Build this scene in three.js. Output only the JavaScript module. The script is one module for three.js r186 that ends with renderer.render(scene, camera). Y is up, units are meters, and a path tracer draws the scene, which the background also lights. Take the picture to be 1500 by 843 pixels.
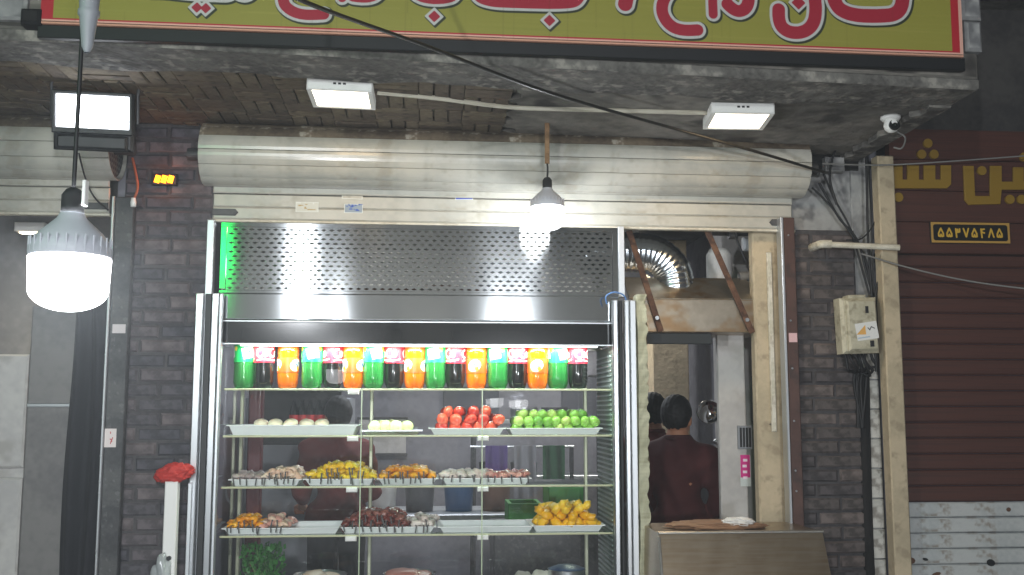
import * as THREE from 'three';
import { mergeGeometries, mergeVertices } from 'three/addons/utils/BufferGeometryUtils.js';
import { MarchingCubes } from 'three/addons/objects/MarchingCubes.js';
import { RectAreaLightUniformsLib } from 'three/addons/lights/RectAreaLightUniformsLib.js';

// ---------------------------------------------------------------- camera, sky, exposure
RectAreaLightUniformsLib.init();
const scene = new THREE.Scene();
const EYE = new THREE.Vector3(0, 1.6, 4.9), YAW = 0.0798, PITCH = 0.1185, FOCAL = 1500;
const camera = new THREE.PerspectiveCamera(2 * Math.atan(421.5 / FOCAL) * 180 / Math.PI, 1500 / 843, 0.05, 200);
camera.position.copy(EYE);
camera.rotation.order = 'YXZ';
camera.rotation.set(PITCH, -YAW, 0);
const renderer = new THREE.WebGLRenderer({ antialias: true });
renderer.toneMapping = THREE.LinearToneMapping;
renderer.toneMappingExposure = 1.35;
renderer.shadowMap.enabled = true;

{ // night sky: an even, faintly lit city sky
  const w = 64, h = 32, d = new Float32Array(w * h * 4);
  for (let j = 0; j < h; j++) for (let i = 0; i < w; i++) { const o = (j * w + i) * 4; d[o] = 0.012; d[o + 1] = 0.013; d[o + 2] = 0.018; d[o + 3] = 1; }
  const t = new THREE.DataTexture(d, w, h, THREE.RGBAFormat, THREE.FloatType);
  t.mapping = THREE.EquirectangularReflectionMapping; t.magFilter = THREE.LinearFilter; t.needsUpdate = true;
  scene.background = t; scene.environment = t;
}
const moon = new THREE.DirectionalLight(0xdfe6ff, 0.02);
moon.position.set(-6, 14, 9); moon.castShadow = true; scene.add(moon);
Object.assign(moon.shadow.camera, { left: -8, right: 8, top: 8, bottom: -8, near: 1, far: 40 });

scene.fog = new THREE.FogExp2(0xdfe6ea, 0.006);   // thin haze added to imitate lens glow and soften contrast

// ---------------------------------------------------------------- helpers
let seed = 7;
const rnd = () => { seed = (seed * 1664525 + 1013904223) >>> 0; return seed / 4294967296; };
const rr = (a, b) => a + (b - a) * rnd();
const V = (x, y, z) => new THREE.Vector3(x, y, z);
// measured point: a spot of the survey picture at a known depth z, in metres
const sy = Math.sin(YAW), cy = Math.cos(YAW), sp = Math.sin(PITCH), cp = Math.cos(PITCH);
function at(px, py, z) {
  const a = (px - 750) / FOCAL, b = (421.5 - py) / FOCAL;
  const dx = sy * cp + a * cy - b * sy * sp, dy = sp + b * cp, dz = -cy * cp + a * sy + b * cy * sp;
  const t = (z - EYE.z) / dz;
  return V(EYE.x + dx * t, EYE.y + dy * t, z);
}
const AX = (px, py, z) => at(px, py, z).x, AY = (px, py, z) => at(px, py, z).y;
const used = {};
function numbered(n) { const k = used[n] = (used[n] ?? -1) + 1; return k ? n + '_' + String(k).padStart(3, '0') : n; }
function shade(o) { o.traverse((m) => { if (m.isMesh) { m.castShadow = true; m.receiveShadow = true; } }); return o; }
function tag(o, label, category, group) { o.userData.label = label; o.userData.category = category; if (group) o.userData.group = group; return o; }
function thing(name, label, category, p = [0, 0, 0], group) {
  const o = new THREE.Group(); o.name = numbered(name); o.position.set(...p); scene.add(o); return tag(o, label, category, group);
}
function part(name, geo, mat, parent, p, r) {
  const m = new THREE.Mesh(geo, mat); m.name = name; m.castShadow = m.receiveShadow = true;
  if (p) m.position.set(...p); if (r) m.rotation.set(...r); parent.add(m); return m;
}
function solo(name, geo, mat, label, category, p, r, group) {
  const m = part(numbered(name), geo, mat, scene, p, r); return tag(m, label, category, group);
}
function struct(name, geo, mat, p, r) { const m = part(name, geo, mat, scene, p, r); m.userData.kind = 'structure'; return m; }
function copyOf(o, p, label, group) {
  const c = o.clone(); c.name = numbered(o.name.replace(/_\d{3}$/, '')); if (p) c.position.set(...p); c.userData = { ...o.userData };
  if (label) c.userData.label = label; if (group) c.userData.group = group; scene.add(c); return c;
}
// chamfered box, uv in metres
function B(w, h, d, c = 0.003) {
  c = Math.min(c, w * .3, h * .3, d * .3);
  const s = new THREE.Shape(); const a = w / 2 - c, b = h / 2 - c;
  s.moveTo(-a, -b); s.lineTo(a, -b); s.lineTo(a, b); s.lineTo(-a, b); s.closePath();
  const g = new THREE.ExtrudeGeometry(s, { depth: d - 2 * c, bevelEnabled: true, bevelThickness: c, bevelSize: c, bevelSegments: 1, steps: 1 });
  g.translate(0, 0, -d / 2 + c); return g;
}
function poly(pts, depth, c = 0.003, holes = []) {
  const s = new THREE.Shape(pts.map(([x, y]) => new THREE.Vector2(x, y)));
  for (const h of holes) s.holes.push(new THREE.Path(h.map(([x, y]) => new THREE.Vector2(x, y))));
  const g = new THREE.ExtrudeGeometry(s, { depth: depth - 2 * c, bevelEnabled: c > 0, bevelThickness: c, bevelSize: c, bevelOffset: -c, bevelSegments: 1, steps: 1, curveSegments: 10 });
  g.translate(0, 0, c); return g;
}
const tube = (pts, r, seg = 40, rad = 8) => new THREE.TubeGeometry(new THREE.CatmullRomCurve3(pts), seg, r, rad, false);
const lathe = (prof, n = 32) => new THREE.LatheGeometry(prof.map(([x, y]) => new THREE.Vector2(x, y)), n);
const cyl = (r0, r1, h, n = 24) => new THREE.CylinderGeometry(r0, r1, h, n);
function tr(g, x = 0, y = 0, z = 0, rx = 0, ry = 0, rz = 0) { g.applyMatrix4(new THREE.Matrix4().compose(V(x, y, z), new THREE.Quaternion().setFromEuler(new THREE.Euler(rx, ry, rz)), V(1, 1, 1))); return g; }
const merge = (gs) => mergeGeometries(gs.map((g) => { const n = g.index ? g.toNonIndexed() : g; for (const k of Object.keys(n.attributes)) if (!['position', 'normal', 'uv'].includes(k)) n.deleteAttribute(k); return n; }));

// noise
const PERM = new Uint8Array(512); { const p = [...Array(256).keys()]; for (let i = 255; i > 0; i--) { const j = Math.floor(rnd() * (i + 1)); [p[i], p[j]] = [p[j], p[i]]; } for (let i = 0; i < 512; i++) PERM[i] = p[i & 255]; }
function vnoise(x, y, n) { // tileable value noise with period n
  const xi = Math.floor(x), yi = Math.floor(y), f = x - xi, g = y - yi, u = f * f * (3 - 2 * f), v = g * g * (3 - 2 * g);
  const h = (a, b) => PERM[PERM[((a % n) + n) % n & 255] + (((b % n) + n) % n & 255)] / 255;
  return (h(xi, yi) * (1 - u) + h(xi + 1, yi) * u) * (1 - v) + (h(xi, yi + 1) * (1 - u) + h(xi + 1, yi + 1) * u) * v;
}
function fbm(u, v, n, oct = 4) { let s = 0, a = .5, t = 0; for (let k = 0; k < oct; k++) { s += a * vnoise(u * n, v * n, n); t += a; a *= .55; n *= 2; } return s / t; }
function tex(w, h, fn, size = [1, 1], colour = true) {
  const d = new Uint8Array(w * h * 4);
  for (let j = 0; j < h; j++) for (let i = 0; i < w; i++) { const c = fn(i / w, j / h); const o = (j * w + i) * 4; for (let k = 0; k < 3; k++) d[o + k] = Math.max(0, Math.min(255, (Array.isArray(c) ? c[k] : c) * 255)); d[o + 3] = 255; }
  const t = new THREE.DataTexture(d, w, h); t.wrapS = t.wrapT = THREE.RepeatWrapping; t.magFilter = THREE.LinearFilter; t.minFilter = THREE.LinearMipmapLinearFilter; t.generateMipmaps = true;
  t.repeat.set(1 / size[0], 1 / size[1]); if (colour) t.colorSpace = THREE.SRGBColorSpace; t.needsUpdate = true; return t;
}
const canvasTex = (w, h, draw) => { const c = document.createElement('canvas'); c.width = w; c.height = h; const g = c.getContext('2d'); draw(g, w, h); const t = new THREE.CanvasTexture(c); t.colorSpace = THREE.SRGBColorSpace; return t; };
const mix = (a, b, t) => a.map((v, i) => v + (b[i] - v) * t);
const sst = (a, b, x) => { x = Math.max(0, Math.min(1, (x - a) / (b - a))); return x * x * (3 - 2 * x); };

const std = (o) => new THREE.MeshStandardMaterial(o);
const phys = (o) => new THREE.MeshPhysicalMaterial(o);
// blotchy surface: tone between two sRGB colours with grain and stains
function blotch(c0, c1, size, o = {}, k = {}) {
  const map = tex(256, 256, (u, v) => { const a = fbm(u, v, k.n ?? 4, 5), b = fbm(u + .37, v + .11, 32, 2), s = sst(.6, .78, fbm(u + .7, v + .2, k.sn ?? 6, 4)); return mix(mix(c0, c1, sst(.25, .75, a * .7 + b * .3)), k.stain ?? c0, s * (k.sa ?? 0)); }, [size, size]);
  return std({ map, roughness: .8, ...o });
}
const bumpGrain = tex(256, 256, (u, v) => fbm(u, v, 24, 4) * .7 + fbm(u, v, 5, 3) * .3, [.5, .5], false);
const bumpCoarse = tex(256, 256, (u, v) => fbm(u, v, 8, 5), [.6, .6], false);

// ---------------------------------------------------------------- materials
const M = {
  soffitBrick: [0, 1, 2].map((i) => blotch([.29 + i * .03, .25 + i * .03, .21 + i * .02], [.42 + i * .03, .37 + i * .03, .31 + i * .02], .7, { roughness: .95, bumpMap: bumpCoarse, bumpScale: .004 }, { stain: [.16, .14, .13], sa: .8 })),
  concrete: blotch([.36, .35, .33], [.52, .50, .47], 1.3, { roughness: .95, bumpMap: bumpCoarse, bumpScale: .012 }, { stain: [.2, .19, .18], sa: .85, sn: 5 }),
  lip: blotch([.27, .26, .25], [.42, .41, .39], .5, { roughness: .95, bumpMap: bumpCoarse, bumpScale: .02 }, { stain: [.66, .64, .6], sa: .6, sn: 8 }),
  nearBlack: blotch([.06, .06, .07], [.12, .115, .115], .8, { roughness: .95 }),
  brick: [[.245, .235, .25], [.285, .265, .275], [.225, .22, .24], [.31, .285, .29]].map((c, i) => blotch(c, c.map((v) => v * 1.35), .33 + i * .05, { roughness: .85, bumpMap: bumpCoarse, bumpScale: .006 }, { stain: c.map((v) => v * .7), sa: .5 })),
  brickWarm: [[.265, .245, .24], [.30, .275, .27], [.245, .23, .235], [.33, .30, .29]].map((c, i) => blotch(c, c.map((v) => v * 1.35), .33 + i * .05, { roughness: .85, bumpMap: bumpCoarse, bumpScale: .006 }, { stain: c.map((v) => v * .65), sa: .6 })),
  mortar: blotch([.23, .22, .23], [.31, .30, .305], .4, { roughness: 1 }),
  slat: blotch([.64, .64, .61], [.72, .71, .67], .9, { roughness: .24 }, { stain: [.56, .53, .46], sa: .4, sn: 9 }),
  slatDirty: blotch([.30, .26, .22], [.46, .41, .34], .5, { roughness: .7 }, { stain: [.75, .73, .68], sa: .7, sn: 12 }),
  slatEdge: blotch([.15, .15, .15], [.5, .5, .48], .1, { roughness: .8 }),
  steel: null, 
  darkSteel: blotch([.23, .23, .24], [.32, .32, .32], .4, { roughness: .55, metalness: .4 }, { stain: [.5, .5, .5], sa: .4, sn: 16 }),
  brownPaint: blotch([.29, .2, .175], [.34, .24, .21], .5, { roughness: .5 }, { stain: [.2, .16, .15], sa: .6 }),
  alu: phys({ color: 0xd5d9dc, metalness: 1, roughness: .3 }),
  aluSatin: phys({ color: 0xc9cdd0, metalness: .9, roughness: .42 }),
  black: std({ color: 0x101113, roughness: .5 }),
  blackGloss: phys({ color: 0x0b0e10, roughness: .12, clearcoat: .6 }),
  rubber: std({ color: 0x17181a, roughness: .8 }),
  whitePlastic: std({ color: 0xe2e2de, roughness: .45 }),
  greyPlastic: std({ color: 0x8d9196, roughness: .5 }),
  pvc: blotch([.72, .7, .62], [.82, .8, .74], .3, { roughness: .5 }, { stain: [.5, .45, .38], sa: .4 }),
  cream: blotch([.66, .61, .51], [.74, .68, .57], .6, { roughness: .85, bumpMap: bumpGrain, bumpScale: .003 }, { stain: [.52, .47, .39], sa: .5, sn: 9 }),
  plasterGrey: blotch([.5, .5, .5], [.62, .62, .61], .7, { roughness: .9, bumpMap: bumpCoarse, bumpScale: .006 }, { stain: [.33, .33, .34], sa: .7 }),
  wallPale: blotch([.7, .69, .68], [.78, .77, .75], .9, { roughness: .7 }, { stain: [.6, .58, .55], sa: .5 }),
  tileWhite: [0, 1].map((i) => blotch([.7, .7, .67], [.8, .79, .76], .3 + i * .1, { roughness: .35 }, { stain: [.4, .38, .35], sa: .6 })),
  wire: std({ color: 0x111114, roughness: .6 }),
  wireGrey: std({ color: 0x6f6e6b, roughness: .6 }),
  wood: blotch([.45, .34, .23], [.58, .46, .33], .15, { roughness: .8 }),
  glass: phys({ color: 0xffffff, transmission: 1, thickness: 0, roughness: 0, ior: 1.5 }),
  shelfGlass: phys({ color: 0xeaf5ee, transmission: 1, thickness: 0, roughness: .02, ior: 1.5 }),
  glassEdge: std({ color: 0xb9c8a8, roughness: .3 }),
  tray: std({ color: 0xe9edec, roughness: .3 }),
  steelTray: phys({ color: 0xcfd4d6, metalness: 1, roughness: .3 }),
  chrome: phys({ color: 0xd8dadc, metalness: 1, roughness: .08 }),
  galv: phys({ map: tex(256, 256, (u, v) => { const a = fbm(u, v, 14, 3), b = fbm(u, v, 3, 3); return mix([.58, .57, .54], [.76, .75, .72], a * .6 + b * .4); }, [.35, .35]), metalness: .9, roughness: .36, bumpMap: bumpGrain, bumpScale: .0004 }),
  duct: phys({ color: 0xcdd4da, metalness: 1, roughness: .26 }),
  rust: blotch([.3, .2, .15], [.42, .3, .22], .2, { roughness: .85 }, { stain: [.2, .13, .1], sa: .8 }),
};
// brushed stainless: streaks run along the sheet
const brush = tex(256, 512, (u, v) => .45 + .35 * vnoise(u * 6, v * 256, 256) + .2 * vnoise(u * 3, v * 97, 97), [1.2, .35], false);
M.steel = phys({ color: 0xb4b8ba, metalness: 1, roughness: .105, bumpMap: brush, bumpScale: .0001, anisotropy: .95, anisotropyRotation: Math.PI / 2 });

// ---------------------------------------------------------------- setting: ground, rooms
struct('pavement', tr(new THREE.PlaneGeometry(40, 26), 0, 0, 0, -Math.PI / 2), blotch([.3, .3, .3], [.4, .39, .38], 1.5, { roughness: .9 }), [0, 0, 9]);
const ZW = -0.06;                                   // face of the pillars
const SOF = (x) => 2.95 - 0.026 * (x - 0.1);        // underside of the canopy, which sags to one side
{ // shop room behind the display: floor, walls and ceiling with thickness
  const f = blotch([.35, .33, .31], [.45, .43, .4], .8, { roughness: .4 });
  struct('shop_floor', B(4.0, .1, 4.4), f, [.55, -.04, -2.35]);
  const w = blotch([.47, .47, .5], [.54, .54, .57], 1.1, { roughness: .6 }, { stain: [.4, .4, .42], sa: .5 });
  struct('shop_back_wall', B(4.2, 3.3, .1), w, [.55, 1.6, -4.5]);
  struct('shop_side_wall_left', B(.1, 3.3, 4.3), w, [-1.5, 1.6, -2.36]);
  struct('shop_side_wall_right', B(.1, 3.3, 4.3), w, [2.35, 1.6, -2.36]);
  struct('shop_ceiling', B(3.72, .12, 4.2), blotch([.3, .3, .3], [.4, .4, .4], 1, { roughness: .9 }), [.43, 3.12, -2.3]);
  struct('neighbour_floor', B(2.6, .1, 2.4), f, [-2.9, -.04, -1.4]);
  const w2 = blotch([.40, .395, .40], [.5, .495, .49], 1.2, { roughness: .75 });
  struct('neighbour_back_wall', B(2.7, 3.2, .1), w2, [-2.9, 1.6, -1.6]);
  struct('neighbour_ceiling', B(2.7, .1, 1.4), w2, [-2.9, 3.1, -.86]);
}

// ---------------------------------------------------------------- canopy with brick soffit
{
  const x0 = -3.6, x1 = AX(1437, 92, 1.1), zf = 1.08, zb = -.1, tilt = -0.026;
  const t = thing('canopy', 'stained concrete canopy over the shop front with bare brick underside and peeled plaster', 'canopy', [0.1, 2.95, 0]);
  t.rotation.z = tilt;
  part('slab', B(x1 - x0, .5, zf - zb + .4, .01), M.concrete, t, [(x0 + x1) / 2 - .1, .27, (zf + zb - .4) / 2]);
  // plaster skin, ragged where it has fallen away from the bricks
  const xr = AX(752, 120, .5) - .1;
  const edge = []; for (let i = 0; i <= 26; i++) edge.push([xr + .02 * Math.sin(i * 1.3) + rr(-.03, .03), zf - .2 - i * (zf - .2 - zb) / 26]);
  const pts = [[x1 - .1, zb], [x1 - .1, zf - .2], ...edge];
  const skin = poly(pts, .025, .003); tr(skin, 0, 0, 0, Math.PI / 2);
  part('plaster_skin', skin, M.concrete, t, [0, .02, 0]);
  const lipPts = []; for (let i = 0; i <= 60; i++) lipPts.push([x0 - .1 + (x1 - x0) * i / 60, .79 + rr(-.018, .018) + .015 * Math.sin(i * .7)]);
  const lip = poly([...lipPts, [x1 - .1, zf], [x0 - .1, zf]], .045, .006); tr(lip, 0, 0, 0, Math.PI / 2);
  part('front_lip', lip, M.lip, t, [0, .022, 0]);
  const sideLip = []; for (let i = 0; i <= 24; i++) sideLip.push([x1 - .19 + rr(-.02, .02), zb + (.86 - zb) * i / 24]);
  const sl = poly([...sideLip, [x1 - .1, .86], [x1 - .1, zb]], .03, .004); tr(sl, 0, 0, 0, Math.PI / 2);
  part('side_lip', sl, M.lip, t, [0, -.002, 0]);
  // bricks of the vault, laid in pairs that turn
  const bl = .2, bw = .062, g = B(bl, .04, bw, .005);
  for (let i = 0; i < 18; i++) for (let k = 0; k < 5; k++) {
    const cx = xr - .12 - i * .2, cz = .68 - k * .2; if (cx < x0) continue;
    const turn = (i + k) % 2;
    for (let q = 0; q < 3; q++) {
      const o = (q - 1) * .067; const zz = cz + (turn ? 0 : o), xx = cx + (turn ? o : 0);
      part('brick', g, M.soffitBrick[Math.floor(rnd() * 3)], t, [xx, .012 + rr(-.004, .004), zz], [0, turn ? Math.PI / 2 + rr(-.03, .03) : rr(-.03, .03), 0]);
    }
  }
  part('knockout_box', lathe([[0, 0], [.03, 0], [.036, .012], [.036, .05]], 20), M.black, t, [AX(377, 76, .85) - .1, -.012, .85]);
  part('shadow_gap_beam', B(x1 - x0, .09, .16, .008), M.nearBlack, t, [(x0 + x1) / 2 - .1, -.035, zb - .06]);  // near-black beam takes the place of the shadow gap behind the soffit
}

// ---------------------------------------------------------------- big banner sign
{
  const zs = 1.13, L = at(58, 30, zs), R = at(1412, 80, zs), tilt = Math.atan2(R.y - L.y, R.x - L.x), W = Math.hypot(R.x - L.x, R.y - L.y), H = .78;
  const toLocal = (px, py) => { const p = at(px, py, zs), dx = p.x - L.x, dy = p.y - L.y, c = Math.cos(-tilt), s = Math.sin(-tilt); return [dx * c - dy * s, dx * s + dy * c]; };
  const print = canvasTex(2048, Math.round(2048 * H / W), (g, w, h) => {
    const k = w / W;
    g.fillStyle = '#8b8738'; g.fillRect(0, 0, w, h);
    for (let i = 0; i < 500; i++) { g.fillStyle = `rgba(${rnd() < .5 ? '105,108,30' : '190,180,110'},${rr(.02, .07)})`; g.fillRect(rr(-200, w), rr(0, h), rr(60, 420), rr(1, 5)); }
    g.fillStyle = '#a8202c'; g.fillRect(0, h - 7, w, 7); g.fillRect(w - 26, 0, 26, h); g.fillRect(0, 0, 26, h); g.fillRect(0, 0, w, 14);
    g.fillStyle = '#d3a392'; g.fillRect(0, h - 4, w, 4); g.fillRect(w - 8, 0, 8, h);
    // lettering, traced in survey coordinates
    const T = (p) => { const [x, y] = toLocal(p[0], p[1]); return [x * k, h - y * k]; };
    const s = k * 3.82 / 1500; // canvas pixels for one survey pixel
    const strokes = [];
    const S = (wd, ...p) => strokes.push([wd, p]);
    // first word on the right
    S(22, [1322, -55], [1325, -8], [1318, 21], [1285, 24], [1245, 22], [1222, 8], [1217, -40], [1216, -110]);
    S(20, [1141, 14], [1140, 34], [1155, 48], [1178, 48], [1194, 34], [1196, 4], [1188, -26]);
    S(19, [1066, 6], [1078, 19], [1096, 12], [1098, -14], [1082, -44]);
    S(14, [1045, 21], [1043, -30], [1040, -110]);
    S(18, [1022, 44], [1000, 46], [978, 36], [967, 12], [980, -16], [1008, -28], [982, -44], [985, -66], [1010, -74]);
    S(22, [916, 6], [918, -4]); S(9, [924, -10], [912, -32]);
    S(20, [852, -26], [850, 0], [826, 4], [770, 3], [712, 1], [696, -12], [693, -60], [692, -110]);
    S(16, [850, -26], [880, -64], [905, -100], [860, -124]);
    S(18, [670, -30], [668, -8], [650, -2], [622, -3], [606, -12], [603, -32]);
    S(18, [518, -6], [536, -3], [554, -10], [556, -36], [540, -60]);
    S(13, [501, -3], [499, -50], [496, -120]);
    S(16, [474, 21], [450, 23], [426, 17], [412, 2], [420, -28], [450, -38], [424, -54], [427, -78], [452, -86]);
    S(18, [372, -34], [368, -10], [350, -8], [345, -28], [338, -9], [322, -9], [300, -10], [270, -12], [240, -16], [205, -16], [196, -60]);
    const D = [[1271, -70, 9], [1170, 4, 9], [985, -104, 9], [805, 30, 7], [636, 24, 7], [433, -116, 9], [288, 11, 6], [301, 12, 6]];
    g.lineJoin = g.lineCap = 'round';
    const run = (extra, style, off) => {
      g.strokeStyle = g.fillStyle = style;
      for (const [wd, p] of strokes) {
        const q = p.map(T); g.lineWidth = (wd + extra) * s; g.beginPath(); g.moveTo(q[0][0] + off, q[0][1] + off);
        for (let i = 1; i < q.length - 1; i++) { const mx = (q[i][0] + q[i + 1][0]) / 2, my = (q[i][1] + q[i + 1][1]) / 2; g.quadraticCurveTo(q[i][0] + off, q[i][1] + off, mx + off, my + off); }
        const e = q[q.length - 1]; g.lineTo(e[0] + off, e[1] + off); g.stroke();
      }
      for (const [x, y, r] of D) { const [X, Y] = T([x, y]); const a = (r + extra * .62) * s; g.beginPath(); g.moveTo(X + off, Y - a + off); g.lineTo(X + a + off, Y + off); g.lineTo(X + off, Y + a + off); g.lineTo(X - a + off, Y + off); g.closePath(); g.lineWidth = 3 * s; g.fill(); g.stroke(); }
    };
    run(12, '#2c3020', 2.5); run(9, '#b9b9b4', 0); run(0, '#9a2032', 0);
    for (let i = 0; i < 60; i++) { g.fillStyle = `rgba(70,60,20,${rr(.03, .12)})`; const x = rr(0, w); g.fillRect(x, h - rr(20, 160), rr(1, 4), rr(20, 160)); }
  });
  const t = thing('shop_banner', 'wide yellow banner sign with red white-edged lettering on the canopy front', 'sign', [L.x, L.y, 0]);
  t.rotation.z = tilt;
  const face = new THREE.PlaneGeometry(W, H);
  part('printed_face', face, std({ map: print, roughness: .45 }), t, [W / 2, H / 2, zs]);
  part('box_frame', B(W - .004, H - .004, .05, .004), M.nearBlack, t, [W / 2, H / 2, zs - .028]);
  part('shadow_gap_strip', B(W + .02, .05, .03, .003), M.black, t, [W / 2, -.037, zs - .022]);  // black strip added to stand in for the shadow gap below the sign
  part('edge_trim', B(W, .008, .02, .002), std({ color: 0xc9967f, roughness: .4 }), t, [W / 2, -.006, zs - .008]);
  // rough blocks at the end of the canopy beside the sign
  const e = thing('canopy_end_blocks', 'grey stone blocks stacked at the end of the canopy beside the banner', 'blocks', [R.x + .012, R.y + .02, 1.05]);
  for (let i = 0; i < 5; i++) part('block', B(.075 + rr(-.01, .01), .125, .12, .012), M.plasterGrey, e, [.045, .065 + i * .133, rr(-.01, .01)]);
  const e2 = thing('side_fascia', 'weathered grey fascia of the adjoining canopy beside the banner frame', 'fascia', [L.x, L.y, 1.05]);
  part('panel', B(1.6, .7, .08, .01), M.plasterGrey, e2, [-.86, .36, .02]);
  part('bracket', B(.07, .06, .1, .01), M.nearBlack, e2, [-.03, .01, .05]);
}

// ---------------------------------------------------------------- brick pillars
function pillar(label, xa, xb, mats, h, warmSeed) {
  const t = thing('brick_pillar', label, 'pillar', [(xa + xb) / 2, 0, ZW]);
  const w = xb - xa;
  part('mortar_core', B(w - .006, h, .3, .004), M.mortar, t, [0, h / 2, -.156]);
  const row = .069, gs = {};
  for (let r = 0; r * row < h - .03; r++) {
    let x = -w / 2 + .002, first = true;
    while (x < w / 2 - .02) {
      let l = first ? (r % 2 ? .105 : .21) * rr(.92, 1.08) : .21 * rr(.9, 1.08); first = false;
      if (x + l > w / 2 - .05) l = w / 2 - x - .002;
      const q = Math.round(l * 100) / 100, key = q.toFixed(2);
      gs[key] ??= B(q - .01, row - .01, .05, .009);
      if (r * row > .6) part('brick', gs[key], mats[Math.floor(rnd() * mats.length)], t, [x + l / 2, r * row + row / 2, -.023 + rr(-.0045, .0045)], [rr(-.03, .03), rr(-.02, .02), rr(-.014, .014)]);
      else part('brick', gs[key], mats[0], t, [x + l / 2, r * row + row / 2, -.024]);
      x += l;
    }
  }
  return t;
}
const LP0 = AX(168, 570, ZW), LP1 = AX(303, 570, ZW), RP0 = AX(1163, 570, ZW), RP1 = AX(1262, 570, ZW);
pillar('dark painted brick pillar beside the display cabinet and the white scale column', LP0, LP1, M.brick, 2.98);
pillar('dark brick pillar behind the beige meter box and its cables', RP0, RP1, M.brickWarm, 2.5);

// ---------------------------------------------------------------- roller shutters
function shutter(label, xa, xb, o) {
  const t = thing('roller_shutter', label, 'shutter', [xa, o.y, o.z]);
  t.rotation.z = o.tilt ?? 0;
  const w = xb - xa, n = 13, R = .146;
  const arc = (hh) => { const s = new THREE.Shape(); s.moveTo(-hh, 0); s.quadraticCurveTo(0, .013, hh, 0); s.lineTo(hh, -.006); s.quadraticCurveTo(0, .007, -hh, -.006); s.closePath(); const g = new THREE.ExtrudeGeometry(s, { depth: w, bevelEnabled: false, curveSegments: 5 }); g.rotateY(Math.PI / 2); return g; };
  // after rotateY the slat runs along +x, its breadth along z, its bulge along y
  const g = arc(Math.PI * R / n - .0012);
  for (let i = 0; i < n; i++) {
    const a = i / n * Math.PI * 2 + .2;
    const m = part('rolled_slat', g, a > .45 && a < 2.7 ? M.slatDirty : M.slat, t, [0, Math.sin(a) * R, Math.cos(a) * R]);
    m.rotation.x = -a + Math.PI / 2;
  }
  const disc = cyl(R - .012, R - .012, .012, 26); disc.rotateZ(Math.PI / 2);
  part('end_disc', disc, M.slatEdge, t, [.02, 0, 0]); part('end_disc', disc, M.slatEdge, t, [w - .02, 0, 0]);
  part('axle', tr(cyl(.03, .03, w + .16, 16), w / 2, 0, 0, 0, 0, Math.PI / 2), M.darkSteel, t);
  // hanging part
  const hg = B(w - .08, .062, .016, .006);
  for (let i = 0; i < 3; i++) part('hanging_slat', hg, M.slat, t, [w / 2, -.085 - i * .064, -.02 - i * .012]);
  part('bottom_bar', B(w - .08, .062, .026, .008), M.slat, t, [w / 2, -.277, -.04]);
  part('bottom_rail', B(w - .06, .012, .04, .003), M.pvc, t, [w / 2, -.316, -.04]);
  const latch = poly([[-.06, -.016], [.05, -.016], [.064, 0], [.05, .016], [-.06, .016]], .008, .002);
  if (o.left) part('latch', latch, M.darkSteel, t, [.1, -.275, -.025]);
  if (o.right) part('latch', latch, M.darkSteel, t, [w - .1, -.275, -.017], [0, Math.PI, 0]);
  return t;
}
const shY = 2.80;
const sh = shutter('rolled-up white shutter above the display cabinet with brown dirt on its roll', AX(290, 243, .1), AX(1188, 250, .1), { y: shY + .02, z: -.03, left: true, right: true, tilt: -.004 });
{ // torn stickers on the hanging slats
  const stick = (px, py, w, h, fn, rz = 0) => { const p = at(px, py, -.06); const m = part('sticker', new THREE.PlaneGeometry(w, h), std({ map: canvasTex(96, 48, fn), roughness: .7 }), sh, [p.x - sh.position.x, p.y - sh.position.y + .003, py < 297 ? -.034 : -.0258], [0, 0, rz]); return m; };
  const torn = (bg, ink, edge) => (g, w, h) => { g.fillStyle = '#d9dcd6'; g.fillRect(0, 0, w, h); g.fillStyle = bg; g.fillRect(3, 3, w - 6, h - 6); g.fillStyle = ink; for (let i = 0; i < 9; i++) g.fillRect(rr(4, w * .7), rr(6, h - 10), rr(6, 22), rr(2, 5)); g.fillStyle = edge; for (let i = 0; i < 8; i++) g.fillRect(rr(0, w), rr(-4, 4), rr(4, 12), rr(4, 9)); };
  stick(680, 286, .088, .042, torn('#4555a5', '#2d3b86', '#d9dcd6'), .03);
  stick(518, 306, .09, .045, torn('#8e9aa6', '#3a57a8', '#3a57a8'));
  stick(516, 285, .1, .045, torn('#b7b2a6', '#8e897e', '#d9dcd6'), -.02);
  stick(450, 304, .11, .05, torn('#c9c9bf', '#a8905f', '#d9dcd6'));
  stick(746, 285, .06, .018, torn('#8d8d86', '#55564f', '#d9dcd6'));
}
shutter('rolled-up white shutter of the neighbouring shop behind the floodlight', -3.7, AX(158, 250, .1), { y: shY + .04, z: -.03, right: true });

// guide rails and posts
const railY = 2.5;
solo('shutter_guide', B(.035, railY, .05, .004), M.aluSatin, 'grey shutter guide rail running down beside the perforated panel', 'rail', [AX(303, 500, -.02) , railY / 2, -.03]);
{
  const t = thing('door_post', 'brown painted steel post with a pale pink sticker beside the passage', 'post', [AX(1161, 570, -.02), 0, -.03]);
  part('post', B(.055, 2.55, .06, .004), M.brownPaint, t, [.004, 1.275, 0]);
  part('guide', B(.014, 2.55, .07, .003), M.aluSatin, t, [-.034, 1.275, 0]);
  part('sticker', new THREE.PlaneGeometry(.042, .045), std({ color: 0xd9b3b5, roughness: .8 }), t, [.004, AY(1163, 495, 0), .0325]);
  for (const py of [345, 470, 540, 617, 690, 720]) part('screw', cyl(.005, .005, .006, 8).rotateX(Math.PI / 2), M.alu, t, [-.012 + rr(-.004, .012), AY(1160, py, 0), .031]);
}
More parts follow.
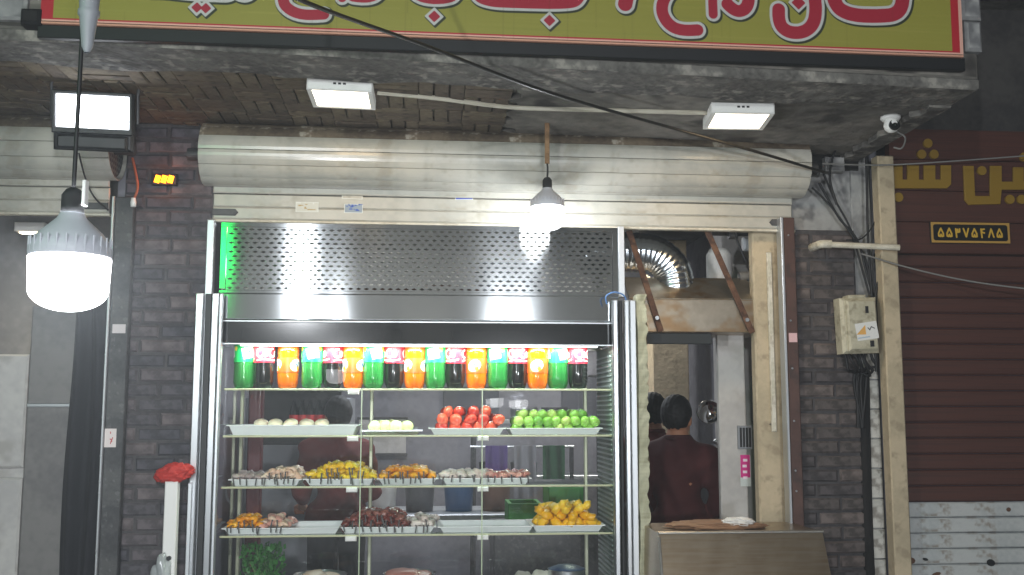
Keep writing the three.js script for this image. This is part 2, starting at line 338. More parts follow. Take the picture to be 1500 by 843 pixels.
{
  const a = at(166, 310, .0), b = at(146, 843, .0);
  const t = thing('steel_post', 'dark grey steel angle post with paper stickers beside the brick pillar', 'post', [b.x, 0, 0]);
  t.rotation.z = .0;
  part('channel', B(.085, 2.6, .05, .004), M.darkSteel, t, [.035, 1.3, -.02]);
  part('bright_edge', B(.012, 2.6, .06, .003), M.aluSatin, t, [-.014, 1.3, -.01]);
  const paper = canvasTex(64, 96, (g, w, h) => { g.fillStyle = '#ddd3d0'; g.fillRect(0, 0, w, h); g.strokeStyle = '#b9484a'; g.lineWidth = 5; for (let i = 0; i < 4; i++) { g.beginPath(); g.moveTo(rr(12, 50), rr(14, 80)); g.lineTo(rr(12, 50), rr(14, 80)); g.stroke(); } });
  part('paper_sticker', new THREE.PlaneGeometry(.052, .085), std({ map: paper, roughness: .8 }), t, [.02, AY(155, 642, 0), .0065]);
  part('paper_sticker', new THREE.PlaneGeometry(.06, .042), std({ color: 0xc9c3c3, roughness: .8 }), t, [.036, AY(163, 482, 0), .0065]);
  for (const py of [520, 612, 668, 705, 722, 806]) part('screw', cyl(.005, .005, .006, 8).rotateX(Math.PI / 2), M.alu, t, [-.014, AY(160, py, 0), .021]);
}

// ---------------------------------------------------------------- display cabinet
const CX0 = AX(316, 520, -.02), CX1 = AX(908, 520, -.02), CW = CX1 - CX0, CM = (CX0 + CX1) / 2;
const yMeshTop = AY(620, 330, -.04), yMeshBot = AY(620, 432, -.04), yBandBot = AY(620, 470, -.02), yBlackBot = AY(620, 505, -.01);
const shelfY = [570, 638, 712, 783].map((p) => AY(620, p, -.07));
{
  const t = thing('display_cabinet', 'glass-fronted stainless display cabinet with perforated top panel and glass shelves', 'cabinet', [CM, 0, 0]);
  const hw = CW / 2, cab = t;
  // perforated stainless sheet: staggered diamond openings
  const pw = .038, ph = .021, x0 = -hw + .03, x1 = hw - .028, y0 = yMeshBot + .014, y1 = yMeshTop - .022;
  const pos = [], uv = [], nx = Math.floor((x1 - x0) / pw), ny = Math.floor((y1 - y0) / ph), ax = (x1 - x0) / (nx), ay = (y1 - y0) / ny;
  const P3 = (a, b, c) => { for (const p of [a, b, c]) { pos.push(p[0], p[1], 0); uv.push(p[0], p[1]); } };
  const quadp = (a, b, c, d) => { P3(a, b, c); P3(a, c, d); };
  for (let j = 0; j < ny; j++) {
    const off = j % 2 ? ax / 2 : 0, cy0 = y0 + (j + .5) * ay;
    if (off) { quadp([x0, cy0 - ay / 2], [x0 + off, cy0 - ay / 2], [x0 + off, cy0 + ay / 2], [x0, cy0 + ay / 2]); quadp([x1 - off, cy0 - ay / 2], [x1, cy0 - ay / 2], [x1, cy0 + ay / 2], [x1 - off, cy0 + ay / 2]); }
    for (let i = 0; i < nx - (off ? 1 : 0); i++) {
      const c = x0 + off + (i + .5) * ax, hx = ax * .38, hy = ay * .28;
      for (const sx of [-1, 1]) for (const s2 of [-1, 1]) {
        const K = [c + sx * ax / 2, cy0 + s2 * ay / 2], A = [c, cy0 + s2 * ay / 2], A1 = [c, cy0 + s2 * hy], C1 = [c + sx * hx, cy0], C = [c + sx * ax / 2, cy0];
        const f = sx * s2 > 0; const tri = (a, b, d) => f ? P3(a, b, d) : P3(a, d, b);
        tri(A, A1, K); tri(A1, C1, K); tri(C1, C, K);
      }
    }
  }
  const pg = new THREE.BufferGeometry(); pg.setAttribute('position', new THREE.Float32BufferAttribute(pos, 3)); pg.setAttribute('uv', new THREE.Float32BufferAttribute(uv, 2)); pg.computeVertexNormals();
  const nA = pg.attributes.normal; for (let i = 0; i < nA.count; i++) nA.setXYZ(i, 0, 0, 1);
  const back = pg.clone(); back.translate(0, 0, -.003);
  const perf = part('perforated_panel', pg, M.steel, t, [0, 0, -.04]);
  // plain borders of the sheet
  part('panel_border', B(CW, .022, .012, .002), M.steel, t, [0, yMeshTop - .011, -.043]);
  part('panel_border', B(CW, .016, .016, .002), M.steel, t, [0, yMeshBot + .006, -.038]);
  part('panel_border', B(.03, yMeshTop - yMeshBot - .04, .012, .002), M.steel, t, [-hw + .015, (yMeshTop + yMeshBot) / 2, -.043]);
  part('panel_border', B(.028, yMeshTop - yMeshBot - .04, .012, .002), M.steel, t, [hw - .014, (yMeshTop + yMeshBot) / 2, -.043]);
  part('corner_angle', B(.03, yMeshTop - yMeshBot + .01, .03, .002), M.aluSatin, t, [hw + .016, (yMeshTop + yMeshBot) / 2, -.04]);
  // casing behind the sheet, with the cooling unit
  part('casing_back', B(CW, yMeshTop - yBlackBot, .01), M.galv, t, [0, (yMeshTop + yBlackBot) / 2, -.52]);
  part('casing_top', B(CW, .01, .46), M.galv, t, [0, yMeshTop - .006, -.285]);
  part('casing_floor', B(CW - .03, .012, .46), M.aluSatin, t, [0, yBlackBot + .02, -.28]);
  part('casing_side', B(.012, yMeshTop - yBlackBot - .03, .44), M.galv, t, [-hw + .01, (yMeshTop + yBlackBot) / 2, -.28]);
  part('casing_side', B(.012, yMeshTop - yBlackBot - .03, .44), M.galv, t, [hw - .01, (yMeshTop + yBlackBot) / 2, -.28]);
  part('fan_housing', B(.3, .2, .2, .01), M.greyPlastic, t, [.45, yMeshBot + .1, -.3]);
  part('compressor', lathe([[0, 0], [.09, 0], [.1, .03], [.1, .12], [.07, .17], [0, .18]], 24), M.galv, t, [-.62, yMeshBot + .0, -.28]);
  part('pipe_run', tube([V(-.5, yMeshBot + .05, -.2), V(-.2, yMeshBot + .04, -.2), V(.1, yMeshBot + .06, -.22), V(.3, yMeshBot + .05, -.25)], .009), M.rust, t);
  // stainless band and black light shade
  part('steel_band', B(CW, yMeshBot - yBandBot - .004, .03, .004), M.steel, t, [0, (yMeshBot + yBandBot) / 2 - .002, -.03]);
  part('black_fascia', B(CW - .04, yBandBot - yBlackBot - .008, .02, .003), M.blackGloss, t, [0, (yBandBot + yBlackBot) / 2, -.035]);
  part('fascia_trim', B(CW - .04, .008, .026, .002), M.aluSatin, t, [0, yBandBot - .008, -.026]);
  part('fascia_trim', B(CW - .04, .008, .026, .002), M.aluSatin, t, [0, yBlackBot, -.026]);
  // body below
  part('base', B(CW, .7, .58, .006), M.steel, t, [0, .36, -.31]);
  const h = yBlackBot - .72;
  const wallM = blotch([.42, .45, .43], [.5, .53, .5], .4, { roughness: .5, metalness: .3 });
  const sideR = part('side_wall', B(.02, h, .5, .003), wallM, t, [hw - .02, .72 + h / 2, -.29]);
  for (let i = 0; i < 46; i++) part('louvre', B(.006, .008, .42, .002), M.aluSatin, t, [hw - .034, .78 + i * .024, -.29]);
  part('side_pane', new THREE.PlaneGeometry(.44, h).rotateY(Math.PI / 2), M.glass, t, [-hw + .02, .72 + h / 2, -.29]);
  // stanchions of the frame
  for (const x of [-hw + .012, hw - .01]) part('frame_upright', B(.022, h + .02, .03, .003), M.aluSatin, t, [x, .71 + h / 2, -.03]);
  for (const px of [352, 543, 858]) part('rear_upright', B(.018, h, .02, .003), std({ color: 0xa9ad95, roughness: .4, metalness: .4 }), t, [AX(px, 680, -.53) - CM, .72 + h / 2, -.53]);
  part('base_rail', B(CW, .03, .03, .003), M.aluSatin, t, [0, .735, -.03]);
  // glass: sliding front panes with polished green edges, rear panes
  const cuts = [316, 528, 706, 900];
  for (let i = 0; i < 3; i++) {
    const a = AX(cuts[i], 680, -.03) - CM + (i ? -.012 : .02), b = AX(cuts[i + 1], 680, -.03) - CM - (i === 2 ? .03 : 0), hh = shelfY[0] - .76;
    const p = part('front_pane', new THREE.PlaneGeometry(b - a, hh), M.glass, t, [(a + b) / 2, .76 + hh / 2, -.034 + (i === 1 ? .012 : 0)]);
    if (i < 2) part('polished_edge', B(.005, hh, .006, .001), M.glassEdge, p, [(b - a) / 2, 0, 0]);
  }
  part('upper_pane', new THREE.PlaneGeometry(CW - .06, yBlackBot - shelfY[0] - .01), M.glass, t, [0, (yBlackBot + shelfY[0]) / 2, -.03]);
  const cutsB = [330, 543, 870];
  for (let i = 0; i < 2; i++) { const a = AX(cutsB[i], 680, -.54) - CM, b = AX(cutsB[i + 1], 680, -.54) - CM; part('rear_pane', new THREE.PlaneGeometry(b - a - .01, h - .02), M.glass, t, [(a + b) / 2, .72 + h / 2, -.535 - .008 * i]); }
  shelfY.forEach((y, i) => {
    const s = part('glass_shelf', B(CW - .07, .008, .42, .001), i === 0 ? M.shelfGlass : M.shelfGlass, t, [0, y - .004, -.28]);
    part('shelf_edge', B(CW - .07, .009, .005, .001), std({ color: 0xb4b58f, roughness: .35 }), s, [0, 0, .2135]);
    for (const px of [516, 708]) if (!(i === 0 && px === 708)) part('clip', B(.052, .022, .03, .004), M.whitePlastic, s, [AX(px, 640, -.03) - CM, -.012, .225]);
  });
  // lamp under the top, behind the black shade
  const tubeM = std({ color: 0xffffff, emissive: 0xf4fff8, emissiveIntensity: 3 });
  part('lamp_tube', tr(cyl(.012, .012, CW - .2, 12), 0, 0, 0, 0, 0, Math.PI / 2), tubeM, t, [0, yBlackBot + .005, -.085]);
  const la = new THREE.RectAreaLight(0xe8fff1, 75, CW - .2, .03); la.position.set(CM, yBlackBot - .012, -.085); la.lookAt(CM, 0, -.2); la.name = 'cabinet_lamp_light'; scene.add(la);
}
// aluminium profiles standing at the cabinet corners
function profiles(label, xs, y1, group) {
  const t = thing('aluminium_profiles', label, 'profile', [xs[0][0], 0, .04]);
  for (const [x, w, d, m] of xs) part('profile', B(w, y1, d, .004), m ?? M.alu, t, [x - xs[0][0], y1 / 2, -.01 - (m === M.black ? .012 : 0)]);
  return t;
}
{
  const X = (p) => AX(p, 640, .04), yT = AY(300, 430, .04);
  profiles('upright bright aluminium profiles at the cabinet corner by the scale column', [[X(285), .034, .04], [X(297.5), .03, .02, M.black], [X(309), .03, .045], [X(317), .016, .03, M.aluSatin]], yT);
  profiles('upright bright aluminium profiles between the cabinet and the ragged foam strip', [[X(903), .024, .045], [X(912), .018, .02, M.black], [X(920), .022, .045], [X(929.5), .03, .035, M.aluSatin]], AY(910, 440, .04));
  // ragged foam strip
  const g = new THREE.BoxGeometry(.045, AY(942, 432, .03), .08, 4, 120, 4), p = g.attributes.position;
  for (let i = 0; i < p.count; i++) { const y = p.getY(i); p.setX(i, p.getX(i) + .012 * (vnoise(y * 9, 3.3, 64) - .5) + (p.getX(i) > 0 ? .016 * (vnoise(y * 60, p.getZ(i) * 50 + 9, 64) - .5) : 0)); p.setZ(i, p.getZ(i) + .012 * (vnoise(y * 45, p.getX(i) * 90, 64) - .5)); }
  g.computeVertexNormals();
  solo('foam_strip', g, blotch([.6, .6, .5], [.78, .78, .68], .12, { roughness: .95 }, { stain: [.3, .28, .2], sa: .9, sn: 14 }), 'ragged pale foam insulation strip standing at the edge of the passage', 'foam strip', [AX(942, 640, .03), AY(942, 432, .03) / 2, .0]);
  const c = at(905, 436, .07);
  solo('wire_loop', tube([V(-.05, -.03, 0), V(-.055, .005, .01), V(-.02, .025, .01), V(.03, .015, 0), V(.05, -.02, -.01), V(.04, -.08, -.02)], .004), std({ color: 0x5d84b8, roughness: .4 }), 'blue plastic wire loop tied at the top of the aluminium profiles', 'wire', [c.x, c.y, .05]);
}

// ---------------------------------------------------------------- soft drink bottles
{
  const prof = (kind) => kind === 'orange'
    ? [[0, 0], [.03, .0], [.04, .008], [.0455, .03], [.047, .07], [.044, .098], [.0415, .125], [.044, .15], [.0475, .178], [.046, .205], [.036, .24], [.02, .272], [.0135, .285], [.0135, .3]]
    : kind === 'cola' ? [[0, 0], [.028, .0], [.036, .01], [.0425, .035], [.0435, .09], [.042, .12], [.0435, .15], [.0445, .2], [.04, .23], [.025, .265], [.0135, .285], [.0135, .3]]
      : [[0, 0], [.03, .0], [.039, .008], [.0455, .028], [.0455, .06], [.0445, .1], [.0455, .14], [.046, .205], [.038, .24], [.022, .27], [.0135, .285], [.0135, .3]];
  const liquid = { orange: phys({ color: 0xff7a08, roughness: .12, transmission: .35, thickness: .05, ior: 1.33, clearcoat: 1 }), cola: phys({ color: 0x10100f, roughness: .08, clearcoat: 1 }), green: phys({ color: 0x3fa650, roughness: .08, transmission: .6, thickness: .06, ior: 1.33, attenuationColor: new THREE.Color(0x3fbf55), attenuationDistance: .25, clearcoat: 1 }) };
  const lab = {
    orange: canvasTex(512, 96, (g, w, h) => { g.fillStyle = '#f4571a'; g.fillRect(0, 0, w, h); for (let i = 0; i < 3; i++) { const x = 60 + i * 170; g.fillStyle = '#f3eee4'; g.beginPath(); g.ellipse(x, 48, 52, 38, -.25, 0, 7); g.fill(); g.fillStyle = '#f7a51c'; g.beginPath(); g.arc(x + 18, 66, 16, 0, 7); g.fill(); g.strokeStyle = '#31438f'; g.lineWidth = 8; g.lineCap = 'round'; g.beginPath(); g.moveTo(x - 34, 60); g.lineTo(x - 28, 34); g.lineTo(x - 10, 32); g.moveTo(x - 6, 58); g.lineTo(x + 2, 36); g.lineTo(x + 14, 56); g.moveTo(x + 20, 50); g.lineTo(x + 26, 28); g.lineTo(x + 38, 34); g.stroke(); } }),
    cola: canvasTex(512, 128, (g, w, h) => { g.fillStyle = '#e0283c'; g.fillRect(0, 0, w, h); g.strokeStyle = '#f7ecec'; g.lineCap = 'round'; for (let i = 0; i < 2; i++) { const x = i * 256 + 10; g.lineWidth = 13; g.beginPath(); g.moveTo(x + 60, 34); g.bezierCurveTo(x + 5, 28, x + 5, 100, x + 62, 84); g.stroke(); g.beginPath(); g.ellipse(x + 88, 66, 14, 17, 0, 0, 7); g.stroke(); g.beginPath(); g.moveTo(x + 160, 32); g.bezierCurveTo(x + 108, 26, x + 108, 100, x + 164, 84); g.stroke(); g.beginPath(); g.ellipse(x + 190, 66, 14, 17, 0, 0, 7); g.stroke(); g.lineWidth = 9; g.beginPath(); g.moveTo(x + 20, 112); g.bezierCurveTo(x + 90, 92, x + 150, 126, x + 236, 100); g.stroke(); } }),
    green: canvasTex(512, 128, (g, w, h) => { g.fillStyle = '#12b55a'; g.fillRect(0, 0, w, h); for (let i = 0; i < 3; i++) { const x = 30 + i * 170; g.fillStyle = '#e9f4ec'; g.beginPath(); g.moveTo(x, 30); g.lineTo(x + 96, 12); g.lineTo(x + 110, 92); g.lineTo(x + 20, 108); g.fill(); g.strokeStyle = '#138a4c'; g.lineWidth = 9; g.beginPath(); g.moveTo(x + 36, 44); g.lineTo(x + 22, 62); g.lineTo(x + 44, 76); g.moveTo(x + 54, 86); g.lineTo(x + 58, 50); g.lineTo(x + 76, 54); g.stroke(); g.fillStyle = '#e8d13a'; g.beginPath(); g.arc(x + 120, 30, 17, 0, 7); g.fill(); } }),
  };
  for (const k in lab) { lab[k].wrapS = THREE.RepeatWrapping; }
  const kinds = {};
  const desc = { orange: 'orange soft drink bottle with white and blue round label', cola: 'dark cola bottle with red and white label', green: 'clear green lemonade bottle with green and white label' };
  for (const k of ['green', 'cola', 'orange']) {
    const geo = lathe(prof(k), 28);
    const [y0, y1, r0] = k === 'orange' ? [.078, .15, .0478] : k === 'cola' ? [.125, .215, .0452] : [.128, .213, .0466];
    const lg = new THREE.CylinderGeometry(r0, r0, y1 - y0, 32, 1, true);
    kinds[k] = (x, z, turn) => {
      const t = thing('soda_bottle', desc[k] + ' on the top shelf', 'bottle', [x, shelfY[0] + .001, z], k + ' bottles on the top shelf');
      t.scale.set(1.115, 1, 1.115); part('bottle_body', geo, liquid[k], t); const l = part('wrap_label', lg, std({ map: lab[k], roughness: .35 }), t, [0, (y0 + y1) / 2, 0]); l.rotation.y = turn;
      part('cap', cyl(.0155, .0155, .02, 16), std({ color: k === 'orange' ? 0xf07818 : k === 'cola' ? 0xc0202a : 0x1aa04a, roughness: .5 }), t, [0, .305, 0]);
      t.rotation.z = rr(-.006, .006);
    };
  }
  const xs = [357, 387, 421, 457, 487, 517, 547, 577, 607, 638, 667, 698, 729, 758, 787, 817, 846], order = ['green', 'cola', 'orange'];
  xs.forEach((px, i) => kinds[order[i % 3]](AX(px, 540, -.17) + rr(-.0008, .0008), -.17 + rr(-.012, .012), rr(0, 6.2)));
}

// ---------------------------------------------------------------- trays and food
function trayGeo(w, d, h, f = .028) { // open tray with sloping sides and a flat rim
  const a = w / 2, b = d / 2, r = [];
  const ring = (x, z, y) => [[-x, y, -z], [x, y, -z], [x, y, z], [-x, y, z]];
  const rings = [ring(a - f - .002, b - f - .002, .003), ring(a - .012, b - .012, h - .002), ring(a, b, h), ring(a, b, h - .004), ring(a - .012, b - .012, h - .006), ring(a - f, b - f, 0)];
  const pos = []; const q = (p1, p2, p3, p4) => pos.push(...p1, ...p2, ...p3, ...p1, ...p3, ...p4);
  for (let k = 0; k < rings.length - 1; k++) for (let i = 0; i < 4; i++) { const j = (i + 1) % 4; q(rings[k][i], rings[k][j], rings[k + 1][j], rings[k + 1][i]); }
  q(...rings[0].slice().reverse()); q(...rings[5]);
  const g = new THREE.BufferGeometry(); g.setAttribute('position', new THREE.Float32BufferAttribute(pos, 3)); g.computeVertexNormals(); g.setAttribute('uv', new THREE.Float32BufferAttribute(new Float32Array(pos.length / 3 * 2), 2)); return g;
}
function blob(r, e, sx = 1, sy2 = 1, sz = 1, det = 2) { const g = mergeVertices(new THREE.IcosahedronGeometry(1, det).deleteAttribute('uv').deleteAttribute('normal')); const p = g.attributes.position, o = rr(0, 50); for (let i = 0; i < p.count; i++) { const n = V(p.getX(i), p.getY(i), p.getZ(i)); const k = r * (1 + e * (vnoise(n.x * 2.2 + o, n.y * 2.2 + n.z * 1.7 + o, 64) - .5) * 2); p.setXYZ(i, n.x * k * sx, n.y * k * sy2, n.z * k * sz); } g.computeVertexNormals(); g.setAttribute('uv', new THREE.Float32BufferAttribute(new Float32Array(p.count * 2), 2)); return g; }
function crumple(r, sx, sy2, sz) { // cloth or film scrunched into folds
  const g = mergeVertices(new THREE.IcosahedronGeometry(1, 14).deleteAttribute('uv').deleteAttribute('normal')), p = g.attributes.position, o = rr(0, 40);
  const rid = (a, b) => 1 - Math.abs(2 * vnoise(a, b, 64) - 1);
  for (let i = 0; i < p.count; i++) { const x = p.getX(i), y = p.getY(i), z = p.getZ(i); const k = r * (.72 + .34 * rid(x * 2.1 + y * 1.1 + o, z * 2.1 - y + o) + .24 * rid(x * 4.3 - z * 2 + o, y * 4.1 + z + o) + .12 * rid(x * 9 + z * 5, y * 9 - z * 6 + o)); p.setXYZ(i, x * k * sx, y * k * sy2, z * k * sz); }
  g.computeVertexNormals(); g.setAttribute('uv', new THREE.Float32BufferAttribute(new Float32Array(p.count * 2), 2)); return g;
}
function trayAt(shelf, pa, pb, label, o = {}) {
  const y = shelfY[shelf], zf = o.zf ?? -.085, a = AX(pa, 640 + shelf * 45, zf), b = AX(pb, 640 + shelf * 45, zf), w = b - a, d = o.d ?? .3, h = o.h ?? .032;
  const m = solo('tray', trayGeo(w, d, h), o.mat ?? M.tray, label, 'tray', [(a + b) / 2, y + .001, zf - d / 2], null, 'trays on the glass shelves');
  return { x: (a + b) / 2, y: y + .005, z: zf - d / 2, w, d, h };
}
const fruit = {
  tomato: [0, 1, 2, 3, 4].map(() => blob(.031, .14, rr(.95, 1.1), rr(.78, .9), 1)), lime: [0, 1, 2, 3, 4].map(() => blob(.026, .1, rr(1.05, 1.25), rr(.88, 1), 1)), onion: [0, 1].map(() => blob(.033, .05, 1, .92, 1)),
};
const mats = {
  tomato: [0xc9392a, 0xd4503a, 0xb32a22].map((c) => phys({ color: c, roughness: .22, clearcoat: .4 })),
  lime: [0x6f9e33, 0x84ae46, 0x5b8a2b, 0x9db257].map((c) => phys({ color: c, roughness: .35, clearcoat: .2 })),
  onion: [0xe6dfb6, 0xdcd6a2].map((c) => phys({ color: c, roughness: .4 })),
  pale: [0xe2c6ac, 0xd9b69c, 0xe9d6c0].map((c) => phys({ color: c, roughness: .4, clearcoat: .3 })),
  saffron: [0xf0c81a, 0xf2d630, 0xe6b814].map((c) => phys({ color: c, roughness: .35, clearcoat: .3 })),
  amber: [0xf2a614, 0xf5b726, 0xe6930c].map((c) => phys({ color: c, roughness: .35, clearcoat: .3 })),
  liver: [0x6f342e, 0x84453c, 0x8f5a50].map((c) => phys({ color: c, roughness: .3, clearcoat: .4 })),
  pink: [0xc98378, 0xd9a394, 0xb86f66].map((c) => phys({ color: c, roughness: .35, clearcoat: .3 })),
  bone: [0xdcd3cb, 0xcfc0b8].map((c) => phys({ color: c, roughness: .45 })),
  grey: [0xb3a6a0, 0xa2938f].map((c) => phys({ color: c, roughness: .45 })),
};
function heap(kind, T, R, n, layers, label, category, group, dx = 0, wk = 1) { // round pieces heaped on a tray
  let left = n;
  for (let l = 0; l < layers; l++) {
    const w = T.w - [.1, .075, .15, .22][l], d = T.d - [.11, .1, .16, .2][l], nx = Math.max(1, Math.round(w / (R * 1.85))), nz = Math.max(1, Math.floor(d / (R * 1.9)));
    for (let j = nz - 1; j >= 0; j--) for (let i = 0; i < nx; i++) {
      if (left-- <= 0) return;
      const x = T.x + dx + (nx > 1 ? ((i + (l % 2 ? .25 : 0)) / (nx - 1) - .5) * (w - R) : 0) + rr(-.25, .25) * R, z = T.z + (nz > 1 ? (j / (nz - 1) - .5) * (d - R) : 0) + rr(-.2, .2) * R;
      const a = fruit[kind], m = mats[kind];
      solo(category, a[Math.floor(rnd() * a.length)], m[Math.floor(rnd() * m.length)], label, category, [x, T.y + R * .92 + l * R * 1.3 + rr(0, .12) * R, z], [rr(0, 6), rr(0, 6), rr(0, 6)], group);
    }
  }
}
const chunkG = [0, 1, 2, 3, 4, 5].map(() => blob(.0165, .45, 1.15, .75, 1.1, 2));
const bladeG = merge([tr(B(.007, .002, .31, .0006), 0, 0, .012), tr(B(.006, .034, .002, .0006), 0, -.015, .168, .1)]);
function skewers(T, xa, xb, n, mat, label, group, layers = 1, lump = 1) { // skewers lie from front to back, handles over the front rim
  for (let l = 0; l < layers; l++) { const nn = n - l * 2; for (let i = 0; i < nn; i++) {
    const f = nn > 1 ? (i + .5) / nn : .5, inset = l * .035, x = T.x - T.w / 2 + T.w * xa + inset + (T.w * (xb - xa) - 2 * inset) * f;
    const t = thing('skewer', label, 'skewer', [x + rr(-.004, .004), T.y + T.h - .002 + l * .021 + rr(0, .006), T.z - .01], group);
    t.rotation.set(-.02 + rr(-.03, .03), rr(-.12, .12), rr(-.2, .2));
    part('blade', bladeG, M.darkSteel, t);
    for (let k = 0; k < 8; k++) part('meat_piece', chunkG[Math.floor(rnd() * 6)], mat[Math.floor(rnd() * mat.length)], t, [rr(-.004, .004), .004 + rr(-.003, .005), .105 - k * .031], [rr(-.5, .5), rr(0, 6), rr(-.4, .4)]).scale.setScalar(lump * rr(1.0, 1.4));
  } }
}
{
  let T = trayAt(1, 329, 524, 'long shallow pale tray with a few dough pieces on the second shelf', { h: .048, d: .34 });
  for (let i = 0; i < 5; i++) solo('dough_piece', fruit.onion[i % 2], mats.pale[2], 'pale dough piece lying on the long shallow tray', 'dough', [T.x - .18 + i * .075, T.y + .05, T.z + rr(-.03, .05)], [0, rr(0, 6), rr(-.2, .2)], 'dough pieces on the long tray').scale.set(1.15, .75, 1.1);
  T = trayAt(1, 527, 618, 'small steel plate holding peeled onions', { h: .022, d: .26, mat: M.steelTray });
  for (let i = 0; i < 6; i++) solo('onion', fruit.onion[i % 2], mats.onion[i % 2], 'peeled pale onion on the small steel plate', 'onion', [T.x - .085 + (i % 4) * .052 + (i > 3 ? .03 : 0), T.y + .033 + (i > 3 ? .004 : 0), T.z + (i > 3 ? -.02 : .055) + rr(-.01, .01)], [rr(0, 6), rr(0, 6), 0], 'peeled onions on the steel plate');
  T = trayAt(1, 627, 741, 'white tray heaped with tomatoes'); heap('tomato', T, .03, 64, 3, 'ripe red tomato heaped on the white tray beside the limes', 'tomato', 'tomatoes on the tray');
  T = trayAt(1, 743, 884, 'white tray heaped with green limes'); heap('lime', { ...T, w: T.w * 1.02 }, .0255, 140, 3, 'green lime heaped on the white tray beside the tomatoes', 'lime', 'limes on the tray');
  T = trayAt(2, 333, 441, 'white tray of grey and pale raw skewers'); skewers(T, .04, .5, 5, mats.grey, 'skewer of greyish raw meat on the tray next to pale chicken', 'grey meat skewers', 1, .9); skewers(T, .46, .97, 6, mats.pale, 'skewer of pale raw chicken next to the grey meat', 'pale chicken skewers', 2);
  T = trayAt(2, 443, 549, 'white tray of lemon-yellow marinated skewers'); skewers(T, .06, .98, 9, mats.saffron, 'skewer of lemon-yellow marinated chicken in a heap', 'yellow chicken skewers', 3, 1.05);
  T = trayAt(2, 551, 642, 'white tray of amber-orange marinated skewers'); skewers(T, .06, .9, 8, mats.amber, 'skewer of amber-orange marinated chicken on the third shelf', 'amber chicken skewers', 2);
  T = trayAt(2, 645, 779, 'white tray with bony ribs and pink kebab skewers'); skewers(T, .04, .52, 6, mats.bone, 'skewer of pale bony rib meat beside pink kebabs', 'rib skewers', 1, 1.15); skewers(T, .52, .96, 6, mats.pink, 'skewer of pink minced kebab beside the ribs', 'pink kebab skewers', 1, .9);
  T = trayAt(3, 324, 499, 'long white tray, half empty, with orange and pink skewers at one end'); skewers(T, .02, .32, 5, mats.amber, 'skewer of amber-orange chicken at the end of the half-empty tray', 'amber skewers on the half-empty tray', 2, .9); skewers(T, .3, .54, 4, [mats.pale[0], mats.pink[1]], 'skewer of pale pink chicken on the half-empty tray', 'pale pink skewers', 2, .95);
  T = trayAt(3, 496, 639, 'white tray heaped with dark liver skewers'); skewers(T, .04, .72, 9, mats.liver, 'skewer of dark brown liver in a heap', 'liver skewers', 3); skewers(T, .72, .98, 3, mats.bone, 'skewer of white fat beside the liver skewers', 'fat skewers', 2);
  trayAt(3, 641, 784, 'empty white tray on the lowest shelf', { h: .03 });
  T = trayAt(3, 778, 887, 'white tray heaped with golden chicken wings');
  const wing = [0, 1, 2].map(() => { const a = blob(.025, .3, 1.45, .85, 1, 2), b = blob(.02, .25, 1.35, .9, .95, 2); tr(b, .038, .006, 0, 0, .5, .5); return merge([a, b]); });
  for (let l = 0; l < 3; l++) for (let j = 0; j < 3; j++) for (let i = 0; i < 5 - l; i++) solo('chicken_wing', wing[Math.floor(rnd() * 3)], mats.saffron[[0, 2, 2][Math.floor(rnd() * 3)]].clone(), 'golden marinated chicken wing heaped on the tray beside the louvred side', 'chicken wing', [T.x + (i - (4 - l) / 2) * .058 + rr(-.012, .012), T.y + .036 + l * .032, T.z + .085 - j * .08 + rr(-.01, .01)], [rr(-.4, .4), rr(0, 6.2), rr(-.5, .5)], 'chicken wings on the tray').material.color.setHex([0xf2bd1c, 0xe9ad14, 0xf4c836][l]);
}

